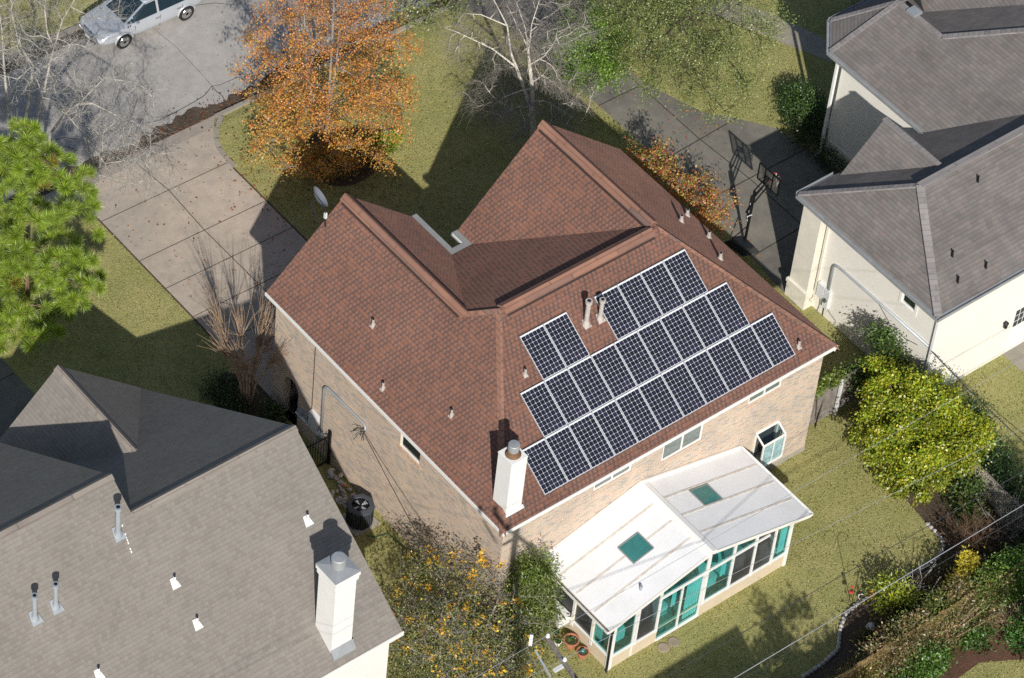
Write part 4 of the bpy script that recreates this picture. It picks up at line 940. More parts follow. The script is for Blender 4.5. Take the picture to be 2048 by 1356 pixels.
# ---- bare lichen-grey tree by the street
def upright(b, pts, dy=None):                 # limb points surveyed in the upright plane through the trunk base
    q = [ONP(x, y, b, (.47, .50, 0)) for x, y in pts]
    return [p+np.array((.68, -.73, 0))*0+np.array((.47, .5, 0))*(0 if dy is None else dy*i) for i, p in enumerate(q)]
rng = np.random.default_rng(5); b = G(52, 405)
TK = [[b]+upright(b, [(51, 246), (63, 164), (68, 123), (55, 99), (41, 68), (27, 0)], -.15), [b+(.12, -.1, 0)]+upright(b, [(73, 249), (85, 198), (99, 130), (106, 103), (92, 79), (85, 30)], .12),
      [b+(.2, -.1, 0)]+upright(b, [(102, 266), (133, 219), (160, 195), (191, 188), (239, 205)], -.25), [b+(-.15, .05, 0)]+upright(b, [(17, 225), (7, 137), (2, 68), (-8, 10)], .15),
      upright(b, [(106, 103), (120, 60), (150, 15)], .4), upright(b, [(68, 123), (40, 140), (5, 120)], -.4), upright(b, [(99, 130), (128, 118), (145, 100)], .3), upright(b, [(133, 219), (170, 255), (215, 305), (300, 285)], -.3), upright(b, [(160, 195), (210, 150), (270, 165)], .25), upright(b, [(170, 255), (200, 330), (280, 345)], -.2)]
RD_ = [(.13, .024), (.13, .024), (.11, .02), (.11, .02), (.035, .012), (.03, .012), (.03, .01), (.035, .01), (.032, .01), (.03, .01)]
A = np.concatenate([ONP(85, 130, b, (.47, .5, 0))+rng.normal(size=(190, 3))*np.array((1.15, 1.15, 1.5)), ONP(60, 40, b, (.47, .5, 0))+rng.normal(size=(100, 3))*np.array((1.5, 1.5, 1.3)), ONP(235, 240, b, (.47, .5, 0))+rng.normal(size=(110, 3))*np.array((1.1, 1.1, .9)), ONP(255, 315, b, (.47, .5, 0))+rng.normal(size=(80, 3))*np.array((.9, .9, .45))])
A = A[A[:, 2] > .3]
grow('bare_tree', 'leafless tree with pale crooked lichen grey limbs over the street', 'tree', b, 6, TK, A, .30, 1.5, .45, .010, 2.1, 'bark_lichen', tw=dict(k=7, L=.85, droop=.03, spread=1.3, r=.004, curl=.6, rmax=.028, seg=4), thick=.03, rads=RD_)
# ---- orange maple-like tree in its bed
rng = np.random.default_rng(8); b = np.array((*G(648, 322)[:2], 0.))
A = []
while len(A) < 620:
    z = rng.uniform(.7, 11.8); R = 3.45*min(1., .72+(z-.6)/4.)*(1. if z < 5.2 else max(.25, 1-(z-5.2)/9.5)); a = rng.uniform(0, 6.283); k = math.sqrt(rng.uniform(.03, 1)); A.append((b[0]+R*k*math.cos(a), b[1]+R*k*math.sin(a), z))
def orange(Q, rng):
    n = len(Q); h = np.clip((Q[:, 2]-1.)/6., 0, 1); c1 = pal(rng, n, [(.66, .285, .065), (.60, .225, .055), (.68, .34, .09), (.48, .18, .055)], [4, 4, 2, 2]); c2 = pal(rng, n, [(.62, .38, .06), (.54, .40, .08), (.40, .34, .07)])
    p = np.array(.45*(1-h)+.10)[:, None]; m = rng.random((n, 1)) < p; return np.where(m, c2, c1)
def okeep(Q, rng): return rng.random(len(Q)) < np.clip(1.05-(Q[:, 2]-3.5)/6.5, .14, 1)
grow('maple_tree', 'broad tree in full orange autumn leaf on the front lawn', 'tree', b, 9, [[b, b+(.05, 0, 3.), b+(.1, .1, 7.5), b+(.1, .2, 10.5)], [b+(.03, .03, 1.2), b+(.7, .5, 4.5), b+(1.0, .8, 8)], [b+(-.03, 0, 1.3), b+(-.8, .3, 4.5), b+(-1.1, .4, 8.2)]], np.array(A), .34, 1.5, .5, .010, 2.25, 'bark_grey', bias=(0, 0, .25), tw=dict(k=2, L=.55, droop=.0, up=.35, spread=.8, r=.008, rmax=.03), leaf=dict(n=62000, size=.066, wd=.75, sig=.11, hang=-.35, col=orange, keep=okeep, mat='dryleaf'))
# ---- river birch
rng = np.random.default_rng(14); b = np.array((16.35, 17.9, 0.)); U = lambda l, d=None: upright(b, l, d)
TK = [[b]+U([(1065, 215), (1064, 165), (1058, 118), (1056, 95)]), U([(1063, 230), (1055, 205), (1031, 135), (1020, 105), (1013, 50), (985, -5)], -.05), U([(1024, 130), (975, 98), (905, 70), (878, 66)], .2), U([(1060, 125), (1090, 100), (1113, 62), (1118, 30)], -.3), U([(1058, 112), (1064, 60), (1080, 15)], .3), U([(1057, 100), (1052, 55), (1035, 0)], -.2), U([(1056, 95), (1030, 55), (1012, 30)], .4), U([(1062, 172), (1045, 164), (1010, 168), (985, 178)], -.4), U([(1064, 200), (1090, 192), (1130, 205), (1160, 222)], -.3), U([(1064, 165), (1085, 160), (1110, 190)], .4), U([(1013, 50), (960, 35), (925, 40)], .3), U([(1065, 215), (1040, 205), (1000, 215)], -.3)]
RDB = [(.16, .06), (.095, .016), (.055, .010), (.038, .010), (.038, .010), (.038, .010), (.034, .009), (.04, .011), (.04, .01), (.03, .01), (.035, .01), (.035, .01)]
A = np.concatenate([in_ball(rng, 150, b+(-.2, -.1, 2.7), (2.6, 2.3, 1.2)), in_ball(rng, 170, b+(.2, .9, 6.0), (2.2, 2.2, 3.0)), in_ball(rng, 70, ONP(930, 75, b, (.47, .5, 0)), (1.0, 1.0, .8)), in_ball(rng, 70, ONP(985, 190, b, (.47, .5, 0)), (1.3, 1.3, .7)), in_ball(rng, 70, ONP(1130, 215, b, (.47, .5, 0)), (1.0, 1.0, .5))])
grow('birch_tree', 'leafless birch with pale peeling trunk and drooping grey twigs', 'tree', b, 15, TK, A, .27, 1.4, .42, .010, 2.2, 'bark_birch', tw=dict(k=11, L=.9, droop=.22, spread=1., r=.0048, curl=.2, rmax=.02, seg=4, mat='bark_grey'), thick=.018, rads=RDB)
# ---- small green tree beside the birch
b = np.array((*G(1178, 195)[:2], 0.)); rng = np.random.default_rng(3)
A = in_ball(rng, 150, b+(-.2, .1, 2.6), (1.65, 1.6, 1.8))
GREEN = [(.20, .34, .045), (.27, .41, .065), (.13, .235, .035)]
grow('small_tree', 'small bright green leafy tree between the birch and the driveway', 'tree', b, 21, [[b, b+(0, 0, 1.6), b+(-.1, .1, 3)]], A, .28, 1.4, .4, .01, 2.3, 'bark_grey', tw=dict(k=2, L=.4, r=.006), leaf=dict(n=19000, size=.085, wd=.6, sig=.13, col=GREEN, hang=.1))
# ---- live oak above the right driveway
rng = np.random.default_rng(31); b = np.array((*G(1390, 70)[:2], 0.)); cz = 5.2
oc = G(1365, 95, cz)
A = np.concatenate([in_ball(rng, 260, oc+(.3, -.2, 0), (2.9, 2.9, 1.7)), in_ball(rng, 90, G(1480, 40, 5.4), (2.0, 2.0, 1.3)), in_ball(rng, 50, G(1450, 200, 4.2), (1.1, 1.0, .8)), in_ball(rng, 70, G(1270, 10, 5.), (1.6, 1.5, 1.2))])
OAK = [(.24, .30, .085), (.29, .34, .11), (.18, .24, .06), (.34, .38, .14)]
b = np.array((oc[0]+3.4, oc[1]+5.2, 0.))
grow('live_oak', 'wide thin crowned evergreen oak over the right hand driveway and lawn', 'tree', b, 33, [[b, b+(-.5, -1.2, 2.6), b+(-2.2, -3.4, 4.2)]], A, .34, 1.7, .5, .011, 2.3, 'bark_dark', tw=dict(k=3, L=.6, r=.005, spread=1.1), leaf=dict(n=36000, size=.068, wd=.55, sig=.15, col=OAK, hang=.15))
rng = np.random.default_rng(32); oc = G(845, -40, 4.6); A = in_ball(rng, 140, oc, (2.6, 2.4, 1.5)); b = np.array((oc[0]+1.2, oc[1]+2.0, 0.))
grow('street_tree', 'green leafy tree reaching in over the far street at the top edge', 'tree', b, 34, [[b, b+(-.2, -.4, 2.5), b+(-.8, -1.4, 3.8)]], A, .34, 1.7, .5, .011, 2.3, 'bark_grey', tw=dict(k=2, L=.6, r=.007, spread=1.1), leaf=dict(n=7000, size=.11, wd=.45, sig=.13, col=OAK, hang=.15))
# ---- red and yellow small tree by the hoop
rng = np.random.default_rng(41); b = np.array((17.6, 11.6, 0.))
A = np.concatenate([in_ball(rng, 110, b+(-.1, .9, 2.2), (1.0, 1.5, 1.3)), in_ball(rng, 90, b+(.5, -1.2, 1.9), (1.0, 1.4, 1.2))])
RED = [(.42, .10, .04), (.50, .20, .06), (.48, .36, .08), (.21, .24, .05), (.34, .32, .08)]
grow('tallow_tree', 'low tree with mixed red, orange and yellow leaves beside the basketball hoop', 'tree', b, 42, [[b, b+(0, .3, 1.2), b+(-.1, .8, 2.2)], [b+(.05, -.1, 0), b+(.3, -.8, 1.4), b+(.5, -1.3, 2)]], A, .26, 1.3, .4, .009, 2.3, 'bark_grey', tw=dict(k=3, L=.45, r=.006), leaf=dict(n=10500, size=.085, wd=.6, sig=.09, col=RED, w=[4, 4, 3, 2, 2], hang=-.3, mat='dryleaf'))
# ---- pruned crape myrtle
rng = np.random.default_rng(51); b = np.array((-.42, 13.35, 0.)); t = thing('crape_myrtle', 'bare multi stemmed shrub tree with sprays of straight tan twigs', 'tree', b)
S0, S1, S2, K = [], [], [], []
for i in range(11):
    a = 2*math.pi*i/11+rng.uniform(-.2, .2); rr = rng.uniform(.5, 1.25)*(1.15 if i % 2 else .75); z = rng.uniform(2.35, 2.9); S0.append(b+(.16*math.cos(a), .16*math.sin(a), 0)); S2.append(b+(rr*math.cos(a), rr*math.sin(a)+.1, z)); S1.append((S0[-1]*.62+S2[-1]*.38)+np.array((-.1*math.cos(a), -.1*math.sin(a), .15)))
S0, S1, S2 = map(np.array, (S0, S1, S2)); n = len(S0)
tubes_obj('trunk', [(S0, S1, np.full(n, .06), np.full(n, .045), 6), (S1, S2, np.full(n, .045), np.full(n, .036), 6)], M['bark_tan'], t)
i = np.repeat(np.arange(n), 26); m = len(i); p0 = S2[i]+rng.normal(size=(m, 3))*.05; out = unit(S2[i]-b-np.array((0, 0, 2.6)))
d = unit(out*.42+rng.normal(size=(m, 3))*np.array((.20, .20, .1))+np.array((0, 0, 1.))); L = rng.uniform(.7, 2.1, (m, 1)); p1 = p0+d*L*.55; p2 = p1+unit(d+rng.normal(size=(m, 3))*.1)*L*.45
lo = rng.normal(size=(140, 3))*np.array((1, 1, .3)); q0 = S2[rng.integers(0, n, 140)]-np.array((0, 0, .1)); q1 = q0+unit(lo)*rng.uniform(.4, 1.1, (140, 1))
tubes_obj('branches', [(p0, p1, np.full(m, .010), np.full(m, .007), 3), (p1, p2, np.full(m, .007), np.full(m, .004), 3), (q0, q1, np.full(140, .009), np.full(140, .005), 3)], M['bark_tan'], t)
# ---- shrubs around the houses
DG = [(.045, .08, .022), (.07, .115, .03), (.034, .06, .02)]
MG = [(.09, .15, .03), (.13, .21, .04), (.06, .105, .022)]
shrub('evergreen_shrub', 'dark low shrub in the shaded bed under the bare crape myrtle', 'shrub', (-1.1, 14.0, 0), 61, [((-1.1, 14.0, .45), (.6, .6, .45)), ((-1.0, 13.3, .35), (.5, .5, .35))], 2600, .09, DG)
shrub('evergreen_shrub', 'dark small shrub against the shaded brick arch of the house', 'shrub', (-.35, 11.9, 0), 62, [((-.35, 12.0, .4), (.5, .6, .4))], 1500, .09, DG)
hb = G(1588, 250)
shrub('hedge_shrub', 'rounded glossy green shrub half lit at the edge of the driveway shadow', 'shrub', (hb[0]+.2, hb[1], 0), 63, [((hb[0]+.2, hb[1], .75), (.95, .95, .85)), ((hb[0]+.55, hb[1]+.55, .7), (.7, .7, .7))], 8500, .075, [(.075, .15, .03), (.05, .105, .025), (.11, .20, .045)], clump=90, sig=.2)
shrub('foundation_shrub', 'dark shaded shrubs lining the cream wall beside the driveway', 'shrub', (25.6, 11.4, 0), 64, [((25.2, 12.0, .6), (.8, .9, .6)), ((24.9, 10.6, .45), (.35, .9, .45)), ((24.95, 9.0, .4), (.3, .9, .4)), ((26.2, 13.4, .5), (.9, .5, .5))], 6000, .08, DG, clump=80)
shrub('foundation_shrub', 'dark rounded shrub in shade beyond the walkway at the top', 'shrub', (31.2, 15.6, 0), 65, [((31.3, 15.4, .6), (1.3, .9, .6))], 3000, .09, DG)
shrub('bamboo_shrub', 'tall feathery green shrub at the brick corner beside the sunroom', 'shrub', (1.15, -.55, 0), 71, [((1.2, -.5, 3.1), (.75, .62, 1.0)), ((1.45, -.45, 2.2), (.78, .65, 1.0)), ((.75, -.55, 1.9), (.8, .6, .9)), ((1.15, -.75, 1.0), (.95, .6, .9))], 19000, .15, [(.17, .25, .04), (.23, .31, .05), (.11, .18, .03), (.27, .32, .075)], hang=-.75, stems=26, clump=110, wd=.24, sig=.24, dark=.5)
shrub('evergreen_shrub', 'glossy dark green shrub low beside the feathery bamboo', 'shrub', (.3, -.7, 0), 72, [((.25, -.75, .55), (.65, .5, .5))], 2200, .1, [(.04, .11, .02), (.06, .15, .03)])
# ---- sprawling yellow-leaved tree at the bottom
rng = np.random.default_rng(81); b = np.array((-2.9, -1.4, 0.))
A = np.concatenate([in_ball(rng, 300, (-1.9, .2, 2.6), (2.6, 2.2, 1.7)), in_ball(rng, 170, (-1.6, -1.5, 2.5), (2.7, 2.0, 1.7)), in_ball(rng, 80, (-3.3, -1.4, 4.2), (1.4, 1.3, 1.2)), in_ball(rng, 60, (-1.2, 1.7, 2.3), (1.1, 1.1, 1.2))])
YEL = [(.74, .44, .035), (.78, .54, .05), (.66, .32, .035)]
ylt = grow('redbud_tree', 'sprawling half bare tree with scattered yellow orange leaves at the bottom', 'tree', b, 82, [[b, b+(.3, .5, 1.6), b+(.9, 1.6, 3.2)], [b+(.1, 0, 0), b+(-.3, .3, 2.4), b+(-.2, .6, 4.6)], [b+(.1, -.1, 0), b+(1.3, .3, 1.8), b+(2.6, .9, 3.0)], [b+(.2, .1, 0), b+(1.2, 1.2, 1.9)]], A, .30, 1.5, .45, .010, 2.2, 'bark_grey', tw=dict(k=3, L=.8, droop=.0, up=.1, spread=1.2, r=.006, curl=.3, rmax=.03, seg=3))
rng = np.random.default_rng(83); cc = A[rng.choice(len(A), 64, replace=False)]+np.array((0, 0, .5)); i = rng.integers(0, 64, 3300); Q = cc[i]+rng.normal(size=(3300, 3))*(.06+.15*rng.random((3300, 1))); Q = cc[i]+rng.normal(size=(3300, 3))*(.05+.09*rng.random(64)[i])[:, None]; Q = np.where(rng.random((3300, 1)) < .08, A[rng.integers(0, len(A), 3300)]+rng.normal(size=(3300, 3))*.2, Q); Q = Q[:2500]; Q[1500:] = A[rng.integers(0, len(A), 1000)]+rng.normal(size=(1000, 3))*.2; YC = pal(rng, 2500, YEL); YC[1500:] = pal(rng, 1000, [(.24, .26, .08), (.34, .30, .10)]); Q2 = A[rng.integers(0, len(A), 11000)]+rng.normal(size=(11000, 3))*.22; Q = np.concatenate([Q, Q2]); YC = np.concatenate([YC, pal(rng, 11000, [(.19, .235, .06), (.27, .28, .085), (.34, .30, .10), (.13, .17, .05)])])
leaf_obj('crown', Q, rng.normal(size=(13500, 3))+np.array((0, 0, -.5)), np.where(np.arange(13500) < 1500, .105, .07)*(.6+.7*rng.random(13500)), .7, YC, M['dryleaf'], ylt, rng)
shrub('tangled_shrub', 'tangle of olive green shoots under the yellow leaved tree', 'shrub', (-1.7, -.6, 0), 84, [((-1.9, .3, 1.3), (2.1, 1.7, 1.3)), ((-1.2, -1.7, 1.3), (2.2, 1.5, 1.2)), ((-3.6, -1.2, 1.2), (1.3, 1.2, 1.2))], 24000, .09, [(.17, .23, .06), (.26, .285, .10), (.33, .31, .15), (.12, .165, .045)], stems=90, clump=210, barkm='bark_grey', wd=.35, sig=.22)
# ---- yellow green tree beside the fence on the right
rng = np.random.default_rng(91); b = np.array((16.9, -2.6, 0.))
blobs = [((17.3, -.4, 2.4), (1.2, 1.1, .8)), ((16.3, -1.7, 2.2), (1.5, 1.1, .9)), ((17.6, -2.0, 2.7), (1.4, 1.3, .8)), ((15.7, -2.6, 1.5), (1.1, 1.1, .9)), ((17.0, -3.7, 2.2), (1.6, 1.1, .9)), ((15.9, -4.0, 1.2), (1.0, .8, .8)), ((17.9, -3.9, 2.2), (1.1, 1.1, .8)), ((16.4, -.9, 1.2), (.7, .6, .5))]
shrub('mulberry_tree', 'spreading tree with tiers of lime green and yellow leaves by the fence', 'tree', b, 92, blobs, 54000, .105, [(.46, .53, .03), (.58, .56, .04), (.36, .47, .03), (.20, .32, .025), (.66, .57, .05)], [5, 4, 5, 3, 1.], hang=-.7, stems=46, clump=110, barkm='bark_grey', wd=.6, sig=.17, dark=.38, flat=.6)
shrub('climbing_vine', 'dark green vine smothering the board fence next to the cream house', 'vine', (18.1, 1.1, 0), 93, [((17.5, 1.0, 1.5), (.7, .5, .7)), ((18.6, .9, 2.3), (.5, .9, .6)), ((18.4, .3, 1.4), (.6, .6, .8)), ((18.8, -1.2, 1.0), (.4, 1.2, .7))], 9500, .10, [(.085, .165, .03), (.14, .23, .04), (.055, .11, .022)], hang=-.3, clump=90, wd=.6)
shrub('climbing_vine', 'bright green vine spilling along the top of the weathered fence panel', 'vine', (15.6, 1.0, 0), 94, [((15.4, 1.05, 1.85), (.55, .18, .18)), ((16.3, 1.05, 1.9), (.6, .22, .22))], 1600, .09, [(.21, .30, .05), (.28, .36, .065)], hang=-.2, clump=30, stems=6)
shrub('evergreen_shrub', 'dark green shrub climbing the lattice between the two back lawns', 'shrub', (19.0, -3.2, 0), 95, [((19.3, -2.9, 1.1), (.8, .9, 1.0)), ((19.2, -4.3, .9), (.7, .9, .9)), ((18.9, -5.6, .9), (.7, .8, .9)), ((18.6, -6.8, .8), (.8, .8, .8))], 13500, .09, [(.05, .115, .03), (.08, .165, .045), (.035, .08, .02)], clump=110)
shrub('green_shrub', 'mid green soft shrub in front of the lattice fence', 'shrub', (17.3, -4.9, 0), 96, [((17.4, -4.8, .7), (.55, .8, .7)), ((17.1, -5.6, .5), (.5, .6, .5))], 3200, .1, MG)
# ---- back bed and rear fence planting
def twiggy(name, label, base, seed, rx, ry, h, n, m, r=.009, lean=.6):
    rng = np.random.default_rng(seed); t = thing(name, label, 'shrub', base); b_ = np.array(base, float)
    p0 = b_+np.stack([rng.normal(size=n)*.15*rx, rng.normal(size=n)*.15*ry, np.zeros(n)], 1); e = b_+np.stack([rng.normal(size=n)*.5*rx, rng.normal(size=n)*.5*ry, h*rng.uniform(.5, 1.1, n)], 1)
    mid = p0*.5+e*.5+rng.normal(size=(n, 3))*.1
    tubes_obj('trunk', [(p0, mid, np.full(n, r*1.6), np.full(n, r), 4), (mid, e, np.full(n, r), np.full(n, r*.5), 3)], M[m], t)
    k = np.repeat(np.arange(n), 3); s = mid[k]*.5+e[k]*.5; q = s+unit(e[k]-mid[k]+rng.normal(size=(len(k), 3))*.6)*rng.uniform(.15, .6, (len(k), 1))
    tubes_obj('branches', [(s, q, np.full(len(k), r*.6), np.full(len(k), r*.35), 3)], M[m], t); return t
twiggy('bare_shrub', 'bare grey twiggy shrub behind the stone edging', (16.3, -6.5, 0), 101, 1.4, 1.0, 1.5, 120, 'bark_brown')
twiggy('bare_shrub', 'bare pale stemmed shrub standing beside the yellow bush', (17.6, -7.0, 0), 102, 1.0, 1.0, 2.1, 70, 'bark_grey')
twiggy('bare_shrub', 'small forked leafless shrub in the middle of the dark bed', (13.0, -7.2, 0), 103, .7, .6, 1.7, 12, 'bark_lichen', .016)
twiggy('bare_shrub', 'brown tangle of dead stems lying on the red mulch', (15.2, -9.6, 0), 104, 1.6, 1.1, .8, 130, 'bark_tan')
yb = np.array((*G(1918, 1195)[:2], 0.))
shrub('yellow_shrub', 'upright bright yellow shrub in the dark back bed', 'shrub', yb, 105, [(yb+(.15, .15, 1.5), (.38, .35, .75)), (yb+(-.25, .1, .9), (.4, .35, .6)), (yb+(.3, -.1, .9), (.35, .35, .55))], 2300, .11, [(.62, .52, .05), (.68, .58, .07), (.50, .44, .05)], clump=60, sig=.25)
lb = np.array((*G(1772, 1215)[:2], 0.))
shrub('lime_shrub', 'lime green shrub leaning over the stone edging', 'shrub', lb, 106, [(lb+(0, 0, .75), (.72, .6, .6)), (lb+(.4, -.3, .5), (.5, .5, .5))], 3000, .13, [(.38, .45, .04), (.28, .37, .035), (.46, .50, .05)], wd=.35, clump=60)
fy = -8.85
shrub('low_shrub', 'pale flecked low shrub in the shaded bed by the fence', 'shrub', (10.3, -8.1, 0), 107, [((10.2, -8.2, .3), (1.7, .4, .3)), ((12.2, -8.2, .35), (1.0, .4, .35))], 2400, .09, [(.09, .10, .045), (.24, .24, .13), (.05, .065, .025)])
shrub('low_shrub', 'dusky reddish undergrowth filling the middle of the back bed', 'shrub', (14.0, -8.0, 0), 108, [((13.6, -7.9, .5), (1.2, .6, .5)), ((15.0, -8.0, .6), (1.0, .6, .6))], 3600, .09, [(.14, .085, .055), (.10, .105, .04), (.20, .14, .08)])
shrub('green_shrub', 'bright green hedge along the far end of the rear fence', 'shrub', (17.2, -9.1, 0), 109, [(G(1965, 1185, 1.2), (.9, .5, .6)), (G(2010, 1150, 1.4), (1.0, .6, .7)), (G(2060, 1120, 1.5), (1.1, .6, .8)), (G(2000, 1195, .9), (1.1, .4, .5)), (G(2050, 1165, 1.), (1.1, .4, .5))], 11000, .1, [(.18, .34, .05), (.25, .42, .07), (.12, .24, .04)], clump=130, dark=.7)
shrub('green_shrub', 'bushy green shrub at the bottom edge outside the fence', 'shrub', (10.6, -9.8, 0), 110, [((10.6, -9.7, .7), (1.1, .6, .7)), ((11.5, -9.5, .5), (.7, .5, .5))], 5200, .1, [(.11, .23, .035), (.15, .29, .05), (.08, .15, .025)])
shrub('green_shrub', 'small green shrub set in the red mulch', 'shrub', (13.3, -9.4, 0), 111, [((13.2, -9.35, .45), (.65, .5, .5)), ((13.5, -9.8, .35), (.5, .4, .35))], 2800, .1, [(.10, .20, .035), (.13, .25, .045), (.07, .13, .025)])
shrub('green_shrub', 'leafy green clump at the right edge on red mulch', 'shrub', (15.2, -10.7, 0), 112, [((15.1, -10.6, .45), (.9, .7, .5))], 3600, .13, [(.085, .25, .035), (.12, .31, .055)], hang=.3, wd=.3)
shrub('olive_shrub', 'olive and yellow flecked shrub at the bottom beside the shaded lawn', 'shrub', (8.1, -8.5, 0), 113, [((8.3, -9.0, .75), (1.2, .6, .75)), ((7.0, -9.4, .8), (1.0, .6, .8))], 6500, .11, [(.23, .25, .055), (.31, .30, .065), (.15, .18, .035), (.35, .19, .07)], hang=.4, wd=.35, clump=120)
shrub('olive_shrub', 'dry brownish vine mass covering the rear fence boards', 'shrub', (11.5, -9.1, 0), 114, [((8.9+i*.72, -9.0+.35*math.sin(i*2.3), [.8, 1.5, 1.1, 1.7, .7][i % 5]), (.75, [.45, .7, .35][i % 3], [.6, .7, .9, .5][i % 4])) for i in range(10)], 12000, .09, [(.30, .23, .11), (.23, .245, .09), (.42, .30, .14), (.18, .15, .075)], stems=80, clump=160, barkm='bark_tan')
# ---- tall trees standing just outside the frame to the south; their shade falls on the back lawn
rng = np.random.default_rng(120)
for k, (x, y, h, rr, n) in enumerate(((2.5, -14.2, 7.6, 1.5, 8000), (.3, -13.9, 7.0, 1.4, 8000), (2.6, -16.6, 8.2, 1.7, 8000), (14.4, -12.8, 7.4, 1.7, 8000))):
    b = np.array((x, y, 0.)); A = in_ball(rng, 120, b+(0, 0, h*.6), (rr, rr, h*.4))
    grow('evergreen_tree', ['evergreen tree beyond the rear fence, its shade on the back lawn', 'evergreen tree beyond the rear fence, left of the first', 'evergreen tree beyond the rear fence, farthest from it', 'evergreen tree past the right edge behind the red mulch bed'][k], 'tree', b, 130+k, [[b, b+(0, 0, h*.5), b+(0, 0, h*.8)]], A, .4, 1.8, .6, .012, 2.3, 'bark_grey', tw=dict(k=2, L=.6, r=.008), leaf=dict(n=n, size=.17, wd=.5, sig=.16, col=MG))
# ---- grass blades on the lawns in view
def inside(P, poly):
    x, y = P[:, 0], P[:, 1]; r = np.zeros(len(P), bool); n = len(poly)
    for i in range(n):
        (x0, y0), (x1, y1) = poly[i][:2], poly[(i+1) % n][:2]
        if y0 == y1: continue
        c = (y0 > y) != (y1 > y); r ^= c & (x < (x1-x0)*(y-y0)/(y1-y0)+x0)
    return r
rng = np.random.default_rng(200)
view = [G(*p)[:2] for p in ((-60, -60), (2110, -60), (2110, 1420), (-60, 1420))]
bb = np.array(view); lo, hi = bb.min(0), bb.max(0)
N_ = int((hi-lo).prod()*150); P = lo+(hi-lo)*rng.random((N_, 2)); k = inside(P, view)
void = [[(-30, -1.2), (-5.4, -1.2), (-5.4, 12.9), (-30, 12.9)], [(.2, .2), (14.5, .2), (14.5, 11.4), (6.1, 11.4), (6.1, 12.9), (.2, 12.9)], [(2.35, -3.35), (10.45, -3.35), (10.45, .3), (2.35, .3)], [(19.0, -.5), (50, -.5), (50, 12.4), (26.4, 12.4), (25.2, 11.1), (25.2, 6.4), (19.0, 6.4)],
        [(-100, 25.5), (100, 25.5), (100, 33.3), (-100, 33.3)], [(.3, 12.5), (6.1, 12.5), (6.1, 23.9), (6.6, 25.5), (-.6, 25.5), (.3, 23.8)], [(18.95, 5.7), (25.3, 5.7), (25.15, 10.5), (24.8, 13.25), (23.95, 14.45), (22.95, 15.65), (22.25, 17.8), (22.05, 23.4), (23.3, 25.5), (18.8, 25.5), (19.75, 23.6), (19.73, 14.1), (19.3, 9.25)],
        [(27.7, 17.9), (28.4, 16.3), (29.1, 14.8), (30.0, 15.5), (28.9, 18.7), (27.9, 20.6), (26.5, 20.2)], [(-12, 13), (-6.4, 13), (-6.4, 25.5), (-12, 25.5)], BED_TREE, BED_CRAPE, BED_BACK, [(11.2, -10.45), (13.0, -10.35), (14.5, -11.2), (17, -11.6), (17, -8.9), (11.2, -8.9)], [(23.7, -3.1), (26.5, -3.1), (26.5, -.4), (23.7, -.4)]]
for v in void: k &= ~inside(P, v)
P = P[k]; n = len(P)
def fbm(P, s, seed):
    r = np.random.default_rng(seed); v = np.zeros(len(P))
    for o in range(4):
        a = r.uniform(0, 6.28, 6); f = s*2**o
        for q in range(6): v += np.sin((P[:, 0]*math.cos(a[q])+P[:, 1]*math.sin(a[q]))*f*(1+.3*q)+r.uniform(0, 6.28))*(.5**o)/6
    return v
f1, f2 = fbm(P, .8, 1), fbm(P, 2.6, 2)
w1 = np.clip(.5+1.5*f1, 0, 1)[:, None]; c = np.array((.37, .345, .145))*w1+np.array((.29, .295, .105))*(1-w1)
c = np.where(rng.random((n, 1)) < np.clip(.10+.5*f2, 0, .45)[:, None], np.array((.19, .22, .065)), c); c = np.where(rng.random((n, 1)) < .35, np.array((.42, .36, .16)), c)
c = np.clip(c*(1+rng.normal(size=(n, 1))*.13), .01, .8)
sz = rng.uniform(.045, .10, n)
leaf_obj('grass', np.concatenate([P, np.zeros((n, 1))-.005], 1), rng.normal(size=(n, 3))*.75+np.array((0, 0, .8)), sz, .45, c, M['grass'], None, rng, 0., kind='stuff')
# ---- fallen leaves
def litter(name, n, fn, seed, cols, size=.085, z=.02):
    rng = np.random.default_rng(seed); P = fn(rng, n); n = len(P)
    leaf_obj(name, np.concatenate([P, np.full((n, 1), z)], 1), rng.normal(size=(n, 3))*np.array((1, 1, .18)), size*(.6+.8*rng.random(n)), .7, pal(rng, n, cols), M['dryleaf'], None, rng, .4, kind='stuff')
BR = [(.26, .09, .03), (.20, .08, .035), (.34, .14, .04), (.12, .06, .03)]
litter('fallen_leaves', 230, lambda r, n: np.stack([r.uniform(.5, 6.0, n), r.uniform(13, 25.3, n)], 1), 210, BR)
litter('fallen_leaves', 2200, lambda r, n: np.stack([r.uniform(-6, 19, n), YK0+.02+np.abs(r.normal(size=n))*.42], 1), 211, BR+[(.08, .055, .035)], .075, RD+.02)
litter('fallen_leaves', 700, lambda r, n: np.stack([8.9+r.normal(size=n)*2.1, 21.6+r.normal(size=n)*2.0], 1), 212, BR, .09, .05)
litter('fallen_leaves', 500, lambda r, n: np.stack([18.9+r.normal(size=n)*.5, r.uniform(8, 20, n)], 1), 213, [(.34, .13, .05), (.40, .22, .06)], .07, .04)
litter('fallen_leaves', 260, lambda r, n: np.stack([22.4+r.normal(size=n)*.6, r.uniform(14, 22, n)], 1), 214, [(.34, .13, .05), (.40, .22, .06)], .07, .04)
litter('fallen_leaves', 60, lambda r, n: np.stack([r.uniform(-1, 14, n), r.uniform(26.6, 32, n)], 1), 215, BR, .08, RD+.015)
litter('fallen_leaves', 90, lambda r, n: np.stack([r.uniform(19.8, 24, n), r.uniform(7, 18, n)], 1), 216, [(.40, .25, .10), (.34, .13, .05)], .07, .02)

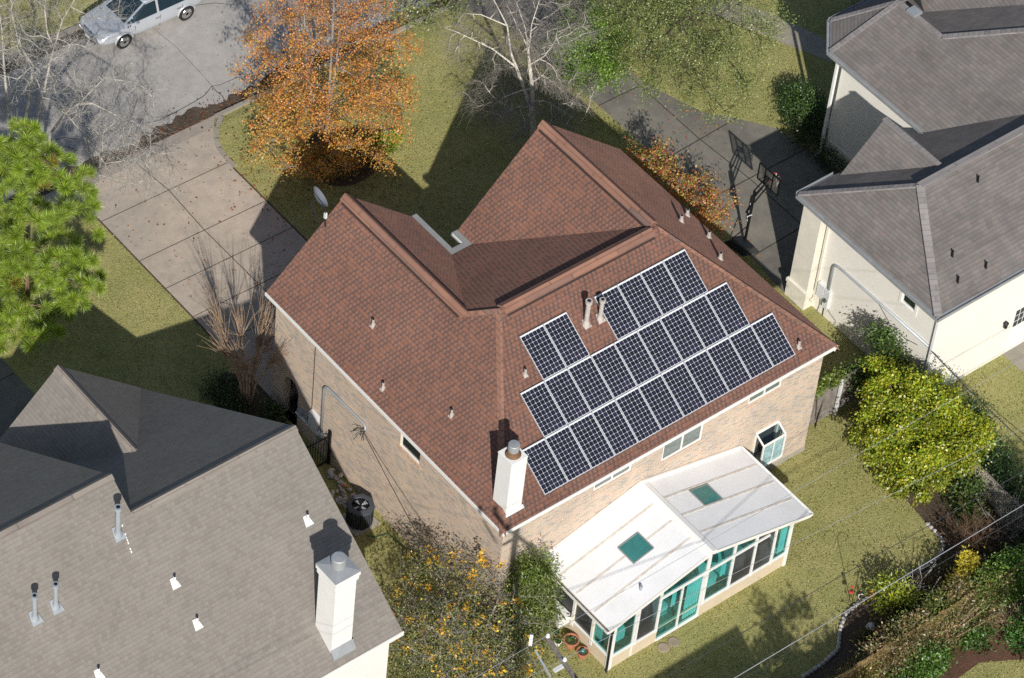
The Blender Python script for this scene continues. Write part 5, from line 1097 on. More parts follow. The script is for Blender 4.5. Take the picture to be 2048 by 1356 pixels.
shrub('olive_shrub', 'shaggy yellow green growth tumbling over the middle of the rear fence', 'shrub', (12.6, -8.6, 0), 115, [((12.6, -8.7, 1.5), (.9, .6, .7)), ((14.4, -8.9, 1.6), (.7, .6, .6)), ((11.0, -8.5, 1.1), (.7, .5, .7))], 6500, .1, [(.16, .23, .045), (.27, .29, .07), (.11, .155, .03)], hang=.1, wd=.35, clump=90)
shrub('low_shrub', 'reddish leaved low plants below the fence on the garden side', 'shrub', (12.2, -7.6, 0), 116, [((11.9, -7.5, .35), (.8, .6, .35)), ((13.4, -7.0, .3), (.7, .5, .3))], 2600, .09, [(.16, .085, .05), (.12, .13, .045), (.22, .16, .08)])
shrub('orange_shrub', 'low shaded orange shrub at the foot of the orange tree', 'shrub', (9.1, 21.0, 0), 117, [((9.0, 20.9, .7), (1.3, .8, .65)), ((10.2, 20.9, .5), (.9, .6, .5))], 6500, .085, [(.50, .26, .07), (.42, .20, .06), (.34, .27, .07), (.20, .19, .05)], mat='dryleaf', wd=.7, clump=90)

shrub('low_shrub', 'mixed green and brown ground plants near the pale globe in the bed', 'shrub', (10.2, -7.2, 0), 118, [((10.9, -7.4, .2), (.9, .4, .2)), ((12.6, -7.3, .25), (.9, .4, .25))], 1500, .08, [(.13, .15, .05), (.21, .17, .09), (.08, .11, .03)])
shrub('low_shrub', 'mixed leafy ground plants at the foot of the bare grey shrub', 'shrub', (15.6, -7.4, 0), 119, [((15.2, -7.0, .3), (1.0, .6, .3)), ((16.8, -7.8, .45), (1.1, .7, .45)), ((18.2, -7.6, .5), (.9, .8, .5))], 5000, .08, [(.12, .16, .05), (.24, .19, .09), (.08, .115, .03)])

p = G(772, 296)
shrub('spiky_plant', 'bright green strap leaved plant at the right end of the mulch bed', 'plant', p, 120, [(p+(0, 0, .25), (.4, .4, .25))], 420, .34, [(.30, .42, .05), (.38, .50, .07)], hang=.8, wd=.14, clump=12, stems=3)
# ================================================================== PROPS
def obj1(mb, name, m, label, cat, group=None, smooth=False):
    return tag(mb.build(name, m if not isinstance(m, str) else M[m], None, smooth), label, cat, group)
# ---- parked silver sedan
def car():
    cx, cy, z0 = 7.98, 31.98, RD
    t = thing('parked_car', 'silver four door sedan parked against the far kerb', 'car', (cx, cy, z0))
    def W(p): return (cx-p[0], cy-p[1], z0+p[2])           # nose points to -x
    st = [(-2.46, .70, .55, .62, .66, .86), (-2.40, .84, .40, .78, .80, .98), (-1.9, .90, .30, .88, .86, 1.02), (-1.0, .93, .24, .90, .86, 1.0), (0., .93, .22, .90, .86, .98), (.9, .93, .24, .90, .85, .97), (1.55, .92, .28, .89, .80, .95), (2.1, .89, .30, .84, .74, .90), (2.42, .80, .36, .74, .62, .82), (2.50, .70, .46, .66, .56, .68)]
    V, F = [], []
    for (x, w_, zs, wb, wt, zt) in st:
        zb = zt-.10; pr = [(0, zs), (w_*.8, zs), (w_, zs+.14), (w_*1.01, (zs+zb)/2+.05), (wb, zb), (wt, zt-.015), (wt*.5, zt+.012), (0, zt+.02)]
        ring = pr+[(-y, z) for y, z in reversed(pr[1:-1])]
        V += [W((x, y, z)) for y, z in ring]
    m = 14; mb = MB(); mb.v = V
    for i in range(len(st)-1):
        for k in range(m): mb.f.append((i*m+k, i*m+(k+1) % m, (i+1)*m+(k+1) % m, (i+1)*m+k)); mb.mi.append(0)
    mb.f.append(tuple(range(m))); mb.mi.append(0); mb.f.append(tuple(reversed(range((len(st)-1)*m, len(st)*m)))); mb.mi.append(0)
    body = mb.build('body', M['silver'], t, True)
    md = body.modifiers.new('round', 'SUBSURF'); md.levels = md.render_levels = 2
    zb, zr = .965, 1.46; B = [(-1.95, .70), (-1.75, .83), (1.0, .83), (1.28, .66)]; R_ = [(-1.05, .52), (-.95, .60), (.22, .60), (.32, .54)]
    g = MB(); n = 8; bot = B+[(x, -y) for x, y in reversed(B)]; top = R_+[(x, -y) for x, y in reversed(R_)]
    g.v = [W((x, y, zb)) for x, y in bot]+[W((x, y, zr)) for x, y in top]
    for k in range(n): g.f.append((k, (k+1) % n, n+(k+1) % n, n+k)); g.mi.append(0)
    g.build('windows', M['car_glass'], t)
    ro = MB(); pts = [W((x, y, zr-.01)) for x, y in top]; pu = [W((x*.92-.03, y*.88, zr+.055)) for x, y in top]
    ro.v = pts+pu
    for k in range(n): ro.f.append((k, (k+1) % n, n+(k+1) % n, n+k)); ro.mi.append(0)
    ro.f.append(tuple(range(n, 2*n))); ro.mi.append(0); ro.f.append(tuple(reversed(range(n)))); ro.mi.append(0)
    ro.build('roof', M['silver'], t)
    pl = MB()
    for s in (-1, 1):
        for (a, b_, w_) in (((1.28, .67), (.32, .55), .07), ((-.18, .835), (-.22, .605), .09), ((-1.85, .78), (-1.0, .57), .16)):
            pl.beam(W((a[0], a[1]*s, zb-.01)), W((b_[0], b_[1]*s, zr+.01)), w_, .035)
        pl.beam(W((1.26, .80*s, zb-.005)), W((-1.85, .80*s, zb-.005)), .07, .03); pl.beam(W((.3, .585*s, zr)), W((-1.0, .585*s, zr)), .05, .04)
    pl.build('pillar', M['silver'], t)
    for x in (1.47, -1.47):
        for s in (-1, 1):
            y = .86*s; wh = MB(); wh.cyl(W((x, y-.11*s, .345)), W((x, y+.085*s, .345)), .345, .345, 28); wo = wh.build('wheel', M['tyre'], t, False)
            r_ = MB(); r_.cyl(W((x, y+.08*s, .345)), W((x, y+.092*s, .345)), .235, .225, 24)
            for k in range(7):
                a = 2*math.pi*k/7; r_.beam(W((x, y+.1*s, .345)), W((x+.21*math.cos(a), y+.1*s, .345+.21*math.sin(a))), .075, .02, (0, 1, 0))
            r_.build('rim', M['chrome'], wo)
            ar = MB(); pts = [W((x+.40*math.cos(math.pi*k/12), .915*s, .345+.40*math.sin(math.pi*k/12))) for k in range(13)]
            ar.tube(pts, .045, 6); ar.build('wheel_arch', M['silver'], t, True)
            da = MB(); da.poly([W((x, .925*s, .3))]+[W((x+.39*math.cos(math.pi*k/12), .925*s, .345+.39*math.sin(math.pi*k/12))) for k in range(13)]); da.build('wheel_well', M['black'], t)
    for s in (-1, 1):
        h = MB(); h.hexa([W(p) for p in ((2.30, .48*s, .64), (2.46, .46*s, .64), (2.34, .76*s, .64), (2.18, .78*s, .64), (2.30, .48*s, .80), (2.44, .46*s, .79), (2.32, .75*s, .79), (2.18, .77*s, .80))]); h.build('headlight', M['lamp'], t)
        a = MB(); a.beam(W((2.36, .68*s, .56)), W((2.24, .80*s, .56)), .05, .06); a.build('indicator', M['amber'], t)
        mi = MB(); mi.hexa([W(p) for p in ((.86, .88*s, .95), (.98, .88*s, .95), (.96, 1.08*s, .97), (.84, 1.08*s, .97), (.86, .88*s, 1.07), (.96, .88*s, 1.07), (.94, 1.07*s, 1.10), (.85, 1.07*s, 1.10))]); mi.build('mirror', M['silver'], t)
        hd = MB()
        for x in (.0, -1.0): hd.beam(W((x, .935*s, .80)), W((x-.2, .935*s, .80)), .035, .03)
        hd.build('door_handle', M['chrome'], t)
        sm = MB()
        for x in (.98, -.2, -1.25): sm.beam(W((x, .93*s, .30)), W((x-.03, .915*s, .88)), .012, .012)
        sm.build('door_seam', M['black'], t)
    gr = MB(); gr.hexa([W(p) for p in ((2.44, -.36, .42), (2.53, -.34, .42), (2.53, .34, .42), (2.44, .36, .42), (2.40, -.38, .76), (2.50, -.36, .76), (2.50, .36, .76), (2.40, .38, .76))]); gr.build('grille', M['chrome'], t)
    gr = MB()
    for i in range(5): gr.box(W((2.545, -.28, .50+i*.045)), W((2.52, .28, .512+i*.045)))
    gr.build('grille_mesh', M['lead'], t)
    p_ = MB(); p_.box(W((2.56, -.15, .40)), W((2.53, .15, .49))); p_.build('number_plate', M['white'], t)
    bp = MB(); bp.box(W((2.515, -.40, .30)), W((2.44, .40, .345))); bp.build('lower_grille', M['black'], t)
    sk = MB()
    for i in range(2): sk.beam(W((1.02-.08*i, .60+.02*i, 1.065+.05*i)), W((1.02-.08*i, .68+.02*i, 1.075+.05*i)), .05, .05)
    sk.build('sticker', paint('pale_blue_sticker', (.35, .60, .80), .5), t)
    fv = MB()
    for x in (1.14, 1.24): fv.cyl(W((x, .845, .90)), W((x, .86, .925)), .03, .03, 10)
    fv.build('fender_vent', M['black'], t)
car()
# ---- basketball hoop
pb = np.array((19.5, 9.2, 0.))
hp = thing('basketball_hoop', 'portable black basketball hoop with clear backboard at the driveway edge', 'basketball hoop', pb)
bs = MB(); bs.hexa([(19.02, 8.75, .02), (19.72, 8.55, .02), (19.75, 9.5, .02), (18.9, 9.7, .02), (19.12, 8.85, .26), (19.6, 8.75, .2), (19.62, 9.35, .2), (19.05, 9.5, .26)]); bs.build('base', M['black'], hp)
po = MB(); top = pb+(.05, .0, 2.75); po.tube([pb+(0, 0, .1), top], .055, 8); po.tube([pb+(-.35, .35, .2), pb+(0, 0, 1.0)], .02, 6); po.build('pole', M['iron'], hp)
bxp = 20.15; bl, br_ = 9.72, 8.60; zb, zt = 2.72, 3.50
bc = np.array((bxp, (bl+br_)/2, 3.0))
ar = MB()
for dy in (-.07, .07):
    ar.beam(top+(0, dy, -.05), (bxp-.03, bc[1]+dy, 3.22), .035, .05); ar.beam(top+(0, dy, -.5), (bxp-.03, bc[1]+dy, 2.88), .035, .05)
ar.beam(top+(-.25, 0, -.95), top+(.05, 0, -.35), .07, .07); ar.build('arm', M['iron'], hp)
ja = MB(); ja.beam(top+(-.10, .02, -1.35), top+(-.06, .02, -.2), .10, .09); ja.build('height_adjuster', M['black'], hp)
ha = MB(); ha.beam(top+(-.13, 0, -.98), top+(-.10, 0, -.5), .03, .03); ha.tube([top+(-.08, .03, -1.5), top+(-.16, .0, -1.2), top+(-.02, -.1, -1.1)], .018, 6); ha.build('lever', M['pale'], hp)
bk = MB()
for a, b in (((bxp, bl, zb), (bxp, br_, zb)), ((bxp, bl, zt), (bxp, br_, zt)), ((bxp, bl, zb), (bxp, bl, zt)), ((bxp, br_, zb), (bxp, br_, zt)), ((bxp, bl-.36, zb), (bxp, bl-.36, zt)), ((bxp, br_+.36, zb), (bxp, br_+.36, zt)), ((bxp, bl-.36, 3.18), (bxp, br_+.36, 3.18))): bk.beam(a, b, .045, .045)
fo_ = bk.build('backboard_frame', M['iron'], hp)
n_ = NT('smoky_acrylic'); a_ = n_.add('ShaderNodeBsdfTransparent', {0: (.55, .55, .52)}); g_2 = n_.add('ShaderNodeBsdfPrincipled', {'Base Color': (.22, .22, .20), 'Roughness': .2}); mx_ = n_.add('ShaderNodeMixShader', {0: .35, 1: a_.outputs[0], 2: g_2.outputs[0]}); n_.t.links.new(mx_.outputs[0], n_.out.inputs[0]); M['acrylic'] = n_.m
MB().poly([(bxp, bl, zb), (bxp, br_, zb), (bxp, br_, zt), (bxp, bl, zt)]).build('backboard', M['acrylic'], fo_)
ri = MB(); rc_ = np.array((bxp+.33, bc[1], 3.02)); ri.tube([rc_+(.23*math.cos(2*math.pi*k/20), .23*math.sin(2*math.pi*k/20), 0) for k in range(21)], .014, 6); ri.beam((bxp, bc[1], 3.02), rc_-(.2, 0, 0), .12, .03); rm = ri.build('rim', M['red_metal'], hp)
ne = MB()
for k in range(10):
    a, a2 = 2*math.pi*k/10, 2*math.pi*(k+.5)/10
    for q in (a2, a-(a2-a)): ne.tube([rc_+(.22*math.cos(a), .22*math.sin(a), 0), rc_+(.16*math.cos(q), .16*math.sin(q), -.22), rc_+(.11*math.cos(a), .11*math.sin(a), -.40)], .007, 4, False)
ne.build('net', M['white'], rm)
# ---- satellite dish on the left gable
dp_ = ONP(634, 398, (0, 13.45, 0), (0, 1, 0)); sd = thing('satellite_dish', 'grey satellite dish on the street side of the left gable', 'satellite dish', dp_)
dn = unit(np.array((.736, -.348, .587)))
ax1 = unit(np.cross(dn, (0, 0, 1.))); ax2 = np.cross(ax1, dn); d = MB(); R0 = .43; rings = []
for i in range(6):
    rr = R0*i/5+.001; off = .16*(i/5)**2
    for k in range(28): a = 2*math.pi*k/28; d.v.append(tuple(dp_+ax1*rr*.92*math.cos(a)+ax2*rr*math.sin(a)+dn*off))
for i in range(5):
    for k in range(28): d.f.append((i*28+k, i*28+(k+1) % 28, (i+1)*28+(k+1) % 28, (i+1)*28+k)); d.mi.append(0)
d.build('dish', M['dish'], sd, True)
dm = MB(); foot = np.array((A_-.95, LY-.2, ZL-1.05)); dm.tube([dp_-dn*.03, dp_-dn*.25+(0, 0, -.05), foot+(0, .3, .1), foot], .03, 8); rec = ONP(651, 431, dp_, (.47, .5, -.72)); dm.tube([dp_-dn*.03, dp_*.4+rec*.6+dn*.05, rec+(0, 0, .1)], .03, 6); dm.tube([rec, foot], .025, 6); dm.build('mount', M['black'], sd)
rec = ONP(651, 431, dp_, (.47, .5, -.72)); dl = MB(); dl.beam(rec+(0, 0, -.12), rec+(0, 0, .12), .09, .09); dl.build('receiver', M['pale'], sd)
# ---- air conditioner
ac = np.array((-.52, 6.62, 0.)); at = thing('air_conditioner', 'dark grey outdoor condenser unit beside the brick wall', 'air conditioner', ac)
MB().box(ac+(-.52, -.52, 0), ac+(.52, .52, .07)).build('pad', M['foundation'], at)
def oct_(r, c_=.72): return [(r*math.cos(math.pi/4*k+math.pi/8)*1.0, r*math.sin(math.pi/4*k+math.pi/8)) for k in range(8)]
a_dark = paint('condenser_case', (.075, .085, .105), .5, .2, var=.15)
c_ = MB(); O = oct_(.48); c_.hexa if False else None
b0 = len(c_.v); c_.v += [tuple(ac+(x, y, .07)) for x, y in O]+[tuple(ac+(x, y, .86)) for x, y in O]
for k in range(8): c_.f.append((k, (k+1) % 8, 8+(k+1) % 8, 8+k)); c_.mi.append(0)
c_.build('case', a_dark, at)
l_ = MB()
for k in range(8):
    (xa, ya), (xb, yb) = O[k], O[(k+1) % 8]
    for q in range(5):
        f = (q+.5)/5; p = ac+np.array((xa+(xb-xa)*f, ya+(yb-ya)*f, 0))*1.0; p = ac+(p-ac)*1.012; l_.beam(p+(0, 0, .14), p+(0, 0, .80), .028, .02)
l_.build('louvre', M['black'], at)
tp = MB(); tp.lathe(ac+(0, 0, .86), [(.50, -.02), (.52, .0), (.50, .05), (.33, .075), (.31, .04)], 8)
tp.f = tp.f[:-2]; tp.mi = tp.mi[:-2]; tp.build('top_ring', a_dark, at)
MB().cyl(ac+(0, 0, .80), ac+(0, 0, .82), .46, .46, 16).build('fan_well', M['iron'], at)
fn = MB()
for k in range(4): a = math.pi/2*k; fn.hexa([ac+(math.cos(a+o)*r, math.sin(a+o)*r, z) for (r, o, z) in ((.06, -.2, .83), (.27, -.28, .84), (.27, .28, .87), (.06, .2, .86), (.06, -.2, .84), (.27, -.28, .85), (.27, .28, .88), (.06, .2, .87))])
fn.build('fan', M['lead'], at)
gl = MB()
for r in (.12, .2, .28): gl.tube([ac+(r*math.cos(2*math.pi*k/20), r*math.sin(2*math.pi*k/20), .915) for k in range(21)], .005, 4)
gl.build('fan_guard', M['iron'], at)
# ---- electrical gear on the brick wall
x = WX0
eb = thing('electric_meter', 'grey meter boxes and conduit on the shaded brick wall', 'electric meter', (x, 10.3, 1))
MB().box((x-.16, 9.95, .95), (x-.002, 11.25, 1.02)).build('tray', M['pale'], eb)
b = MB(); b.box((x-.17, 10.08, 1.03), (x-.002, 10.5, 1.75)); b.box((x-.14, 9.72, .72), (x-.002, 9.98, 1.16)); b.build('cabinet', M['pale'], eb)
b = MB(); b.box((x-.12, 10.62, 1.03), (x-.002, 10.86, 1.3)); b.box((x-.14, 10.95, 1.03), (x-.002, 11.2, 1.2)); b.build('meter_box', M['lead'], eb)
MB().cyl((x-.17, 9.85, .95), (x-.25, 9.85, .95), .075, .075, 16).build('meter_dial', M['glass_dark'], eb)
c = MB(); c.tube([(x-.06, 9.88, 1.1), (x-.06, 9.88, 3.42), (x-.06, 9.80, 3.56), (x-.06, 9.66, 3.62), (x-.06, 7.62, 3.66), (x-.08, 7.52, 3.60), (x-.12, 7.46, 3.52)], .045, 8); c.build('conduit', M['lead'], eb, True)
c = MB(); c.tube([(x-.02, 10.52, 1.7), (x-.02, 10.53, 5.3)], .014, 5); c.build('cable', M['wire'], eb)
rg = random.Random(5); c = MB()
for i in range(9):
    p = np.array((x-.13, 7.45, 3.52)); q = p+np.array((-rg.uniform(.1, .35), rg.uniform(-.25, .35), -rg.uniform(.05, .45))); c.tube([p, (p+q)/2+np.array((-.05, 0, .1)), q], .012, 4)
c.build('cable_tail', M['wire'], eb)
x = wx
eb = thing('electric_meter', 'pale blue grey meter boxes with bent conduit on the cream wall', 'electric meter', (x, 5, 1))
b = MB(); b.box((x-.15, 4.86, .85), (x-.002, 5.20, 1.5)); b.box((x-.13, 4.58, .55), (x-.002, 4.83, 1.45)); b.build('cabinet', M['pale'], eb)
MB().cyl((x-.13, 4.72, .95), (x-.2, 4.72, .95), .09, .09, 18).build('meter_dial', M['glass_dark'], eb)
c = MB(); c.tube([(x-.06, 4.72, 1.4), (x-.06, 4.72, 2.66), (x-.06, 4.64, 2.80), (x-.06, 4.46, 2.86), (x-.06, -.30, 2.88)], .05, 8); c.build('conduit', M['lead'], eb, True)
c = MB(); c.tube([(x-.03, 4.78, .6), (x-.03, 4.78, .0)], .02, 5); c.tube([(x-.03, 5.05, .85), (x-.03, 5.02, .3), (x-.03, 5.08, 0.)], .012, 4); c.tube([(x-.04, 2.4, 2.84), (x-.05, 1.6, 2.35), (x-.05, .8, 2.3), (x-.05, .2, 2.5)], .010, 4); c.tube([(x-.03, 4.7, .55), (x-.03, 4.4, .40), (x-.03, 4.1, .30)], .012, 4); c.build('cable', M['wire'], eb)
# ---- boundary fences
bf = thing('board_fence', 'weathered grey board fence panel joining the brick corner', 'fence', (16.5, 1, 0))
b = MB(); rg = random.Random(7); xx = 14.5
while xx < 18.9: b.box((xx, .99+rg.uniform(-.004, .004), .06), (min(xx+.145, 18.95), 1.012, 1.80+rg.uniform(-.02, .02))); xx += .15
b.build('board_panel', M['wood_grey'], bf)
b = MB(); b.box((14.5, .93, .12), (18.9, .985, .24)); b.box((14.5, .945, 1.62), (18.9, .985, 1.72)); b.build('rail', M['wood_grey'], bf)
for px in (16.55, 18.6): MB().box((px-.05, .83, 0), (px+.05, .925, 1.84)).build('post', M['pale'] if px < 17 else M['wood_grey'], bf)
bf = thing('board_fence', 'brown side fence running behind the vine beside the cream wall', 'fence', (18.9, -1.5, 0))
b = MB(); yy = 1.0
while yy > -3.2: b.box((18.90, yy-.14, .05), (18.922, yy, 1.9+rg.uniform(-.02, .02))); yy -= .15
b.build('board_panel', M['bark_brown'], bf); b = MB(); b.box((18.84, -3.2, .4), (18.897, 1.0, .5)); b.box((18.84, -3.2, 1.5), (18.897, 1.0, 1.6)); b.build('rail', M['bark_brown'], bf)
lt = thing('lattice_fence', 'pale diagonal lattice panel standing between the dark shrubs', 'lattice fence', (18.4, -5.3, 0))
b = MB(); p0, p1 = np.array((18.15, -3.9, 0.)), np.array((17.95, -6.9, 0.)); L = np.linalg.norm(p1-p0); u = (p1-p0)/L
for i in range(-8, 26):
    for sg in (1, -1):
        s0, s1, za, zb = i*.13, i*.13+1.1*sg, .35, 1.45
        a, c = (s0, za), (s1, zb)
        def clip(a, c):
            (x0, y0), (x1, y1) = a, c; lo, hi = 0., 1.
            for (v, d_, mn, mx) in ((x0, x1-x0, 0, L), (y0, y1-y0, za, zb)):
                if abs(d_) < 1e-9: continue
                t0, t1 = (mn-v)/d_, (mx-v)/d_; lo, hi = max(lo, min(t0, t1)), min(hi, max(t0, t1))
            return None if lo >= hi else ((x0+(x1-x0)*lo, y0+(y1-y0)*lo), (x0+(x1-x0)*hi, y0+(y1-y0)*hi))
        r_ = clip(a, c)
        if r_: (sa, z1), (sb, z2) = r_; b.beam(p0+u*sa+(.012*sg, 0, z1), p0+u*sb+(.012*sg, 0, z2), .03, .012, (1, 0, 0))
b.build('lattice_panel', paint('pale_wood', (.50, .45, .36), .8, var=.2), lt)
b = MB(); b.beam(p0+(0, 0, .33), p1+(0, 0, .33), .04, .05); b.beam(p0+(0, 0, 1.47), p1+(0, 0, 1.47), .04, .05); b.box(p0-(.04, .04, 0), p0+(.04, .04, 1.5)); b.box(p1-(.04, .04, 0), p1+(.04, .04, 1.5)); b.build('frame', M['wood_grey'], lt)
bh = thing('neighbour_house', 'brown gabled house beyond the rear fence outside the picture', 'house', (-11, -15, 0))
b = MB(); b.slab([(-24, -9.9, 4.4), (-24, -14.1, 7.5), (-1.3, -14.1, 7.5), (-1.3, -9.9, 4.4)], .14) if False else b.slab([(-24, -11.2, 5.0), (1.0, -11.2, 5.0), (1.0, -13.9, 7.45), (-24, -13.9, 7.45)], .14); b.slab([(-24, -13.9, 7.45), (1.0, -13.9, 7.45), (1.0, -20, 3.2), (-24, -20, 3.2)], .14); b.build('roof', M['roof_grey'], bh)
b = MB(); b.wall((.7, -11.5), (-23.7, -11.5), 0, 4.9); b.wall((.7, -19.6), (.7, -11.5), 0, 3.2); b.poly([(.7, -19.6, 3.2), (.7, -11.5, 3.2), (.7, -11.5, 4.9), (.7, -13.9, 7.2)]); b.wall((-23.7, -19.6), (.7, -19.6), 0, 3.2); b.build('wall', M['brick'], bh)
rfn = thing('rear_fence', 'old rear board fence overgrown with dry vines', 'fence', (12, -8.85, 0))
b = MB(); xx = 5.2
while xx < 20: b.box((xx, -8.87, .04), (xx+.145, -8.845, 1.78+rg.uniform(-.06, .06))); xx += .15
b.build('board_panel', M['dead_vine'], rfn); b = MB(); b.box((5.2, -8.84, .4), (20, -8.79, .5)); b.box((5.2, -8.84, 1.45), (20, -8.79, 1.55)); b.build('rail', M['wood_grey'], rfn)
ig = thing('iron_gate', 'black iron bar gate between the grey roofed house and brick wall', 'gate', (-.8, 9.35, 0))
b = MB()
for i in range(18): b.box((-1.85+i*.118, 9.34, .05), (-1.832+i*.118, 9.358, 1.62))
b.box((-1.9, 9.33, .15), (.25, 9.37, .19)); b.box((-1.9, 9.33, 1.45), (.25, 9.37, 1.49)); b.build('bars', M['iron'], ig)
for px in (-1.0, .14): MB().box((px, 9.3, 0), (px+.07, 9.4, 1.7)).build('post', M['iron'], ig)
# ---- stones
def rock(rng, c, r):
    bm = bmesh.new(); bmesh.ops.create_icosphere(bm, subdivisions=1, radius=1.)
    for v in bm.verts: v.co = Vector((c[0]+v.co.x*r[0]*rng.uniform(.8, 1.15), c[1]+v.co.y*r[1]*rng.uniform(.8, 1.15), c[2]+v.co.z*r[2]*rng.uniform(.85, 1.1)))
    me = bpy.data.meshes.new('rock'); bm.to_mesh(me); bm.free(); set_uv(me); return me
rg = random.Random(12)
path = BED_BACK[:12]; dist = 0.; nxt = 0.; proto = None
for (a, b_) in zip(path[:-1], path[1:]):
    a, b_ = np.array(a), np.array(b_); L = np.linalg.norm(b_-a); s = nxt-dist
    while s < L:
        p = a+(b_-a)*s/L; me = rock(rg, (0, 0, 0), (.105, .09, .085)); me.materials.append(M['stone']); o = bpy.data.objects.new('edging_stone', me); COL.objects.link(o); o.location = (p[0], p[1], .05); d_ = (b_-a)/L; o.rotation_euler.z = math.atan2(d_[1], d_[0])
        tag(o, 'pale grey stone in the curved edging between back lawn and bed', 'stone', 'stones edging the back bed'); s += .185
    dist += L; nxt = dist+(s-L)
for i in range(26):
    px, py = rg.uniform(-.75, .1), rg.uniform(7.35, 8.9); me = rock(rg, (0, 0, 0), (rg.uniform(.09, .22), rg.uniform(.06, .11), .06)); me.materials.append(M['terracotta'] if i in (5, 17) else M['stone']); o = bpy.data.objects.new('rubble_stone', me); COL.objects.link(o); o.location = (px, py, .06+.1*(i % 3)); o.rotation_euler = (rg.uniform(-.3, .3), rg.uniform(-.3, .3), rg.uniform(0, 3))
    tag(o, 'reddish broken brick in the rubble heap beside the iron gate' if i in (5, 17) else 'pale broken stone in the rubble heap beside the iron gate', 'rubble', 'rubble heap by the gate')
for i, (px, py) in enumerate(((1327, 1296), (1347, 1285))):
    p = G(px, py); obj1(MB().lathe((p[0], p[1], 0), [(.21, .0), (.21, .035), (.17, .045)], 16), 'stepping_stone', 'paver', 'round tan stepping stone, ' + ('nearer the sunroom corner' if i == 0 else 'farther right under the glass door'), 'stepping stone', 'stepping stones below the sunroom')
obj1(MB().tube([(p[0], p[1], .03) for p in (G(735, 1072), G(752, 1075), G(775, 1068), G(800, 1088), G(825, 1112), G(838, 1135))], .018, 5), 'garden_hose', 'hose', 'green garden hose trailing through the shaded side yard', 'hose')
# ---- pots and ornaments beside the sunroom
def pot(px, py, r, h, m, label, plant=True, soil=True):
    p = G(px, py); t = thing('flower_pot', label, 'flower pot', p)
    b = MB(); b.lathe(p, [(r*.66, 0), (r*.92, h*.8), (r*1.08, h*.8), (r*1.1, h), (r*.93, h), (r*.9, h*.86)], 24); b.f = b.f[:-1]; b.mi = b.mi[:-1]; b.build('pot', M[m], t, False)
    MB().cyl(p+(0, 0, h*.85), p+(0, 0, h*.87), r*.91, r*.91, 20).build('soil', M['mulch'], t)
    if plant:
        rng = np.random.default_rng(int(px)); n = 60; q = p+np.stack([rng.normal(size=n)*r*.4, rng.normal(size=n)*r*.4, np.full(n, h*.9)], 1); leaf_obj('plant', q, rng.normal(size=(n, 3))*.8+np.array((0, 0, .7)), np.full(n, .11), .5, pal(rng, n, [(.06, .15, .03), (.09, .17, .03)]), M['leaf'], t, rng)
    return p
pot(1141, 1292, .25, .36, 'terracotta', 'large pinkish terracotta pot with a leafy plant')
p = pot(1164, 1312, .2, .26, 'terracotta', 'smaller red clay pot holding a green glass ball', False)
obj1(MB().lathe(p+(0, 0, .2), [(.02, 0), (.07, .02), (.10, .08), (.07, .15), (.02, .17)], 16), 'glass_ball', paint('green_glaze', (.02, .16, .12), .15, spec=.7), 'dark green glass ball resting in the red clay pot', 'ornament', smooth=True)
pot(1115, 1290, .12, .2, 'white', 'small white pot beside the large terracotta pot')
pot(1112, 1272, .10, .15, 'terracotta', 'small terracotta pot nearest the sunroom wall')
pot(1722, 1200, .12, .18, 'white', 'little white pot standing on the stone edging', False)
gb = G(1740, 1260); obj1(MB().lathe(gb, [(.03, .0), (.12, .05), (.17, .17), (.12, .29), (.03, .34)], 20), 'gazing_ball', 'pale', 'pale globe ornament in the shaded back bed', 'ornament', smooth=True)
rb = G(1752, 1262); obj1(MB().lathe(rb, [(.02, .0), (.07, .04), (.10, .11), (.05, .18)], 14), 'garden_ornament', 'red_metal', 'small red ornament beside the pale globe in the bed', 'ornament', smooth=True)
hk = G(1702, 1212); ht_ = thing('shepherd_hook', 'thin double shepherd hook pole on the lawn near the edging', 'garden hook', hk)
b = MB(); tp_ = hk+(0, 0, 2.1); b.tube([hk, tp_-(0, 0, .1)], .012, 5)
for s in (-1, 1): b.tube([tp_-(0, 0, .1), tp_+(.12*s, -.12*s, .08), tp_+(.28*s, -.28*s, .02), tp_+(.30*s, -.30*s, -.10)], .01, 5)
b.build('pole', M['iron'], ht_)
for s in (-1, 1):
    f0 = np.array(hk)+np.array((.22*s+.25, -.26*s-.1, .55)); t = thing('bird_feeder', 'red and clear bird feeder, the ' + ('left' if s < 0 else 'right') + ' one on the garden hook', 'bird feeder', f0, 'bird feeders by the garden hook')
    MB().lathe(f0, [(.03, .0), (.085, .02), (.085, .05), (.04, .08)], 14).build('tray', M['red_metal'], t); MB().lathe(f0+(0, 0, .08), [(.035, 0), (.045, .1), (.035, .2)], 12).build('bottle', M['glass_dark'], t); MB().lathe(f0+(0, 0, .28), [(.055, 0), (.02, .06)], 12).build('cap', M['red_metal'], t)
    MB().tube([f0+(0, 0, -.55), f0], .008, 4).build('stake', M['iron'], t)
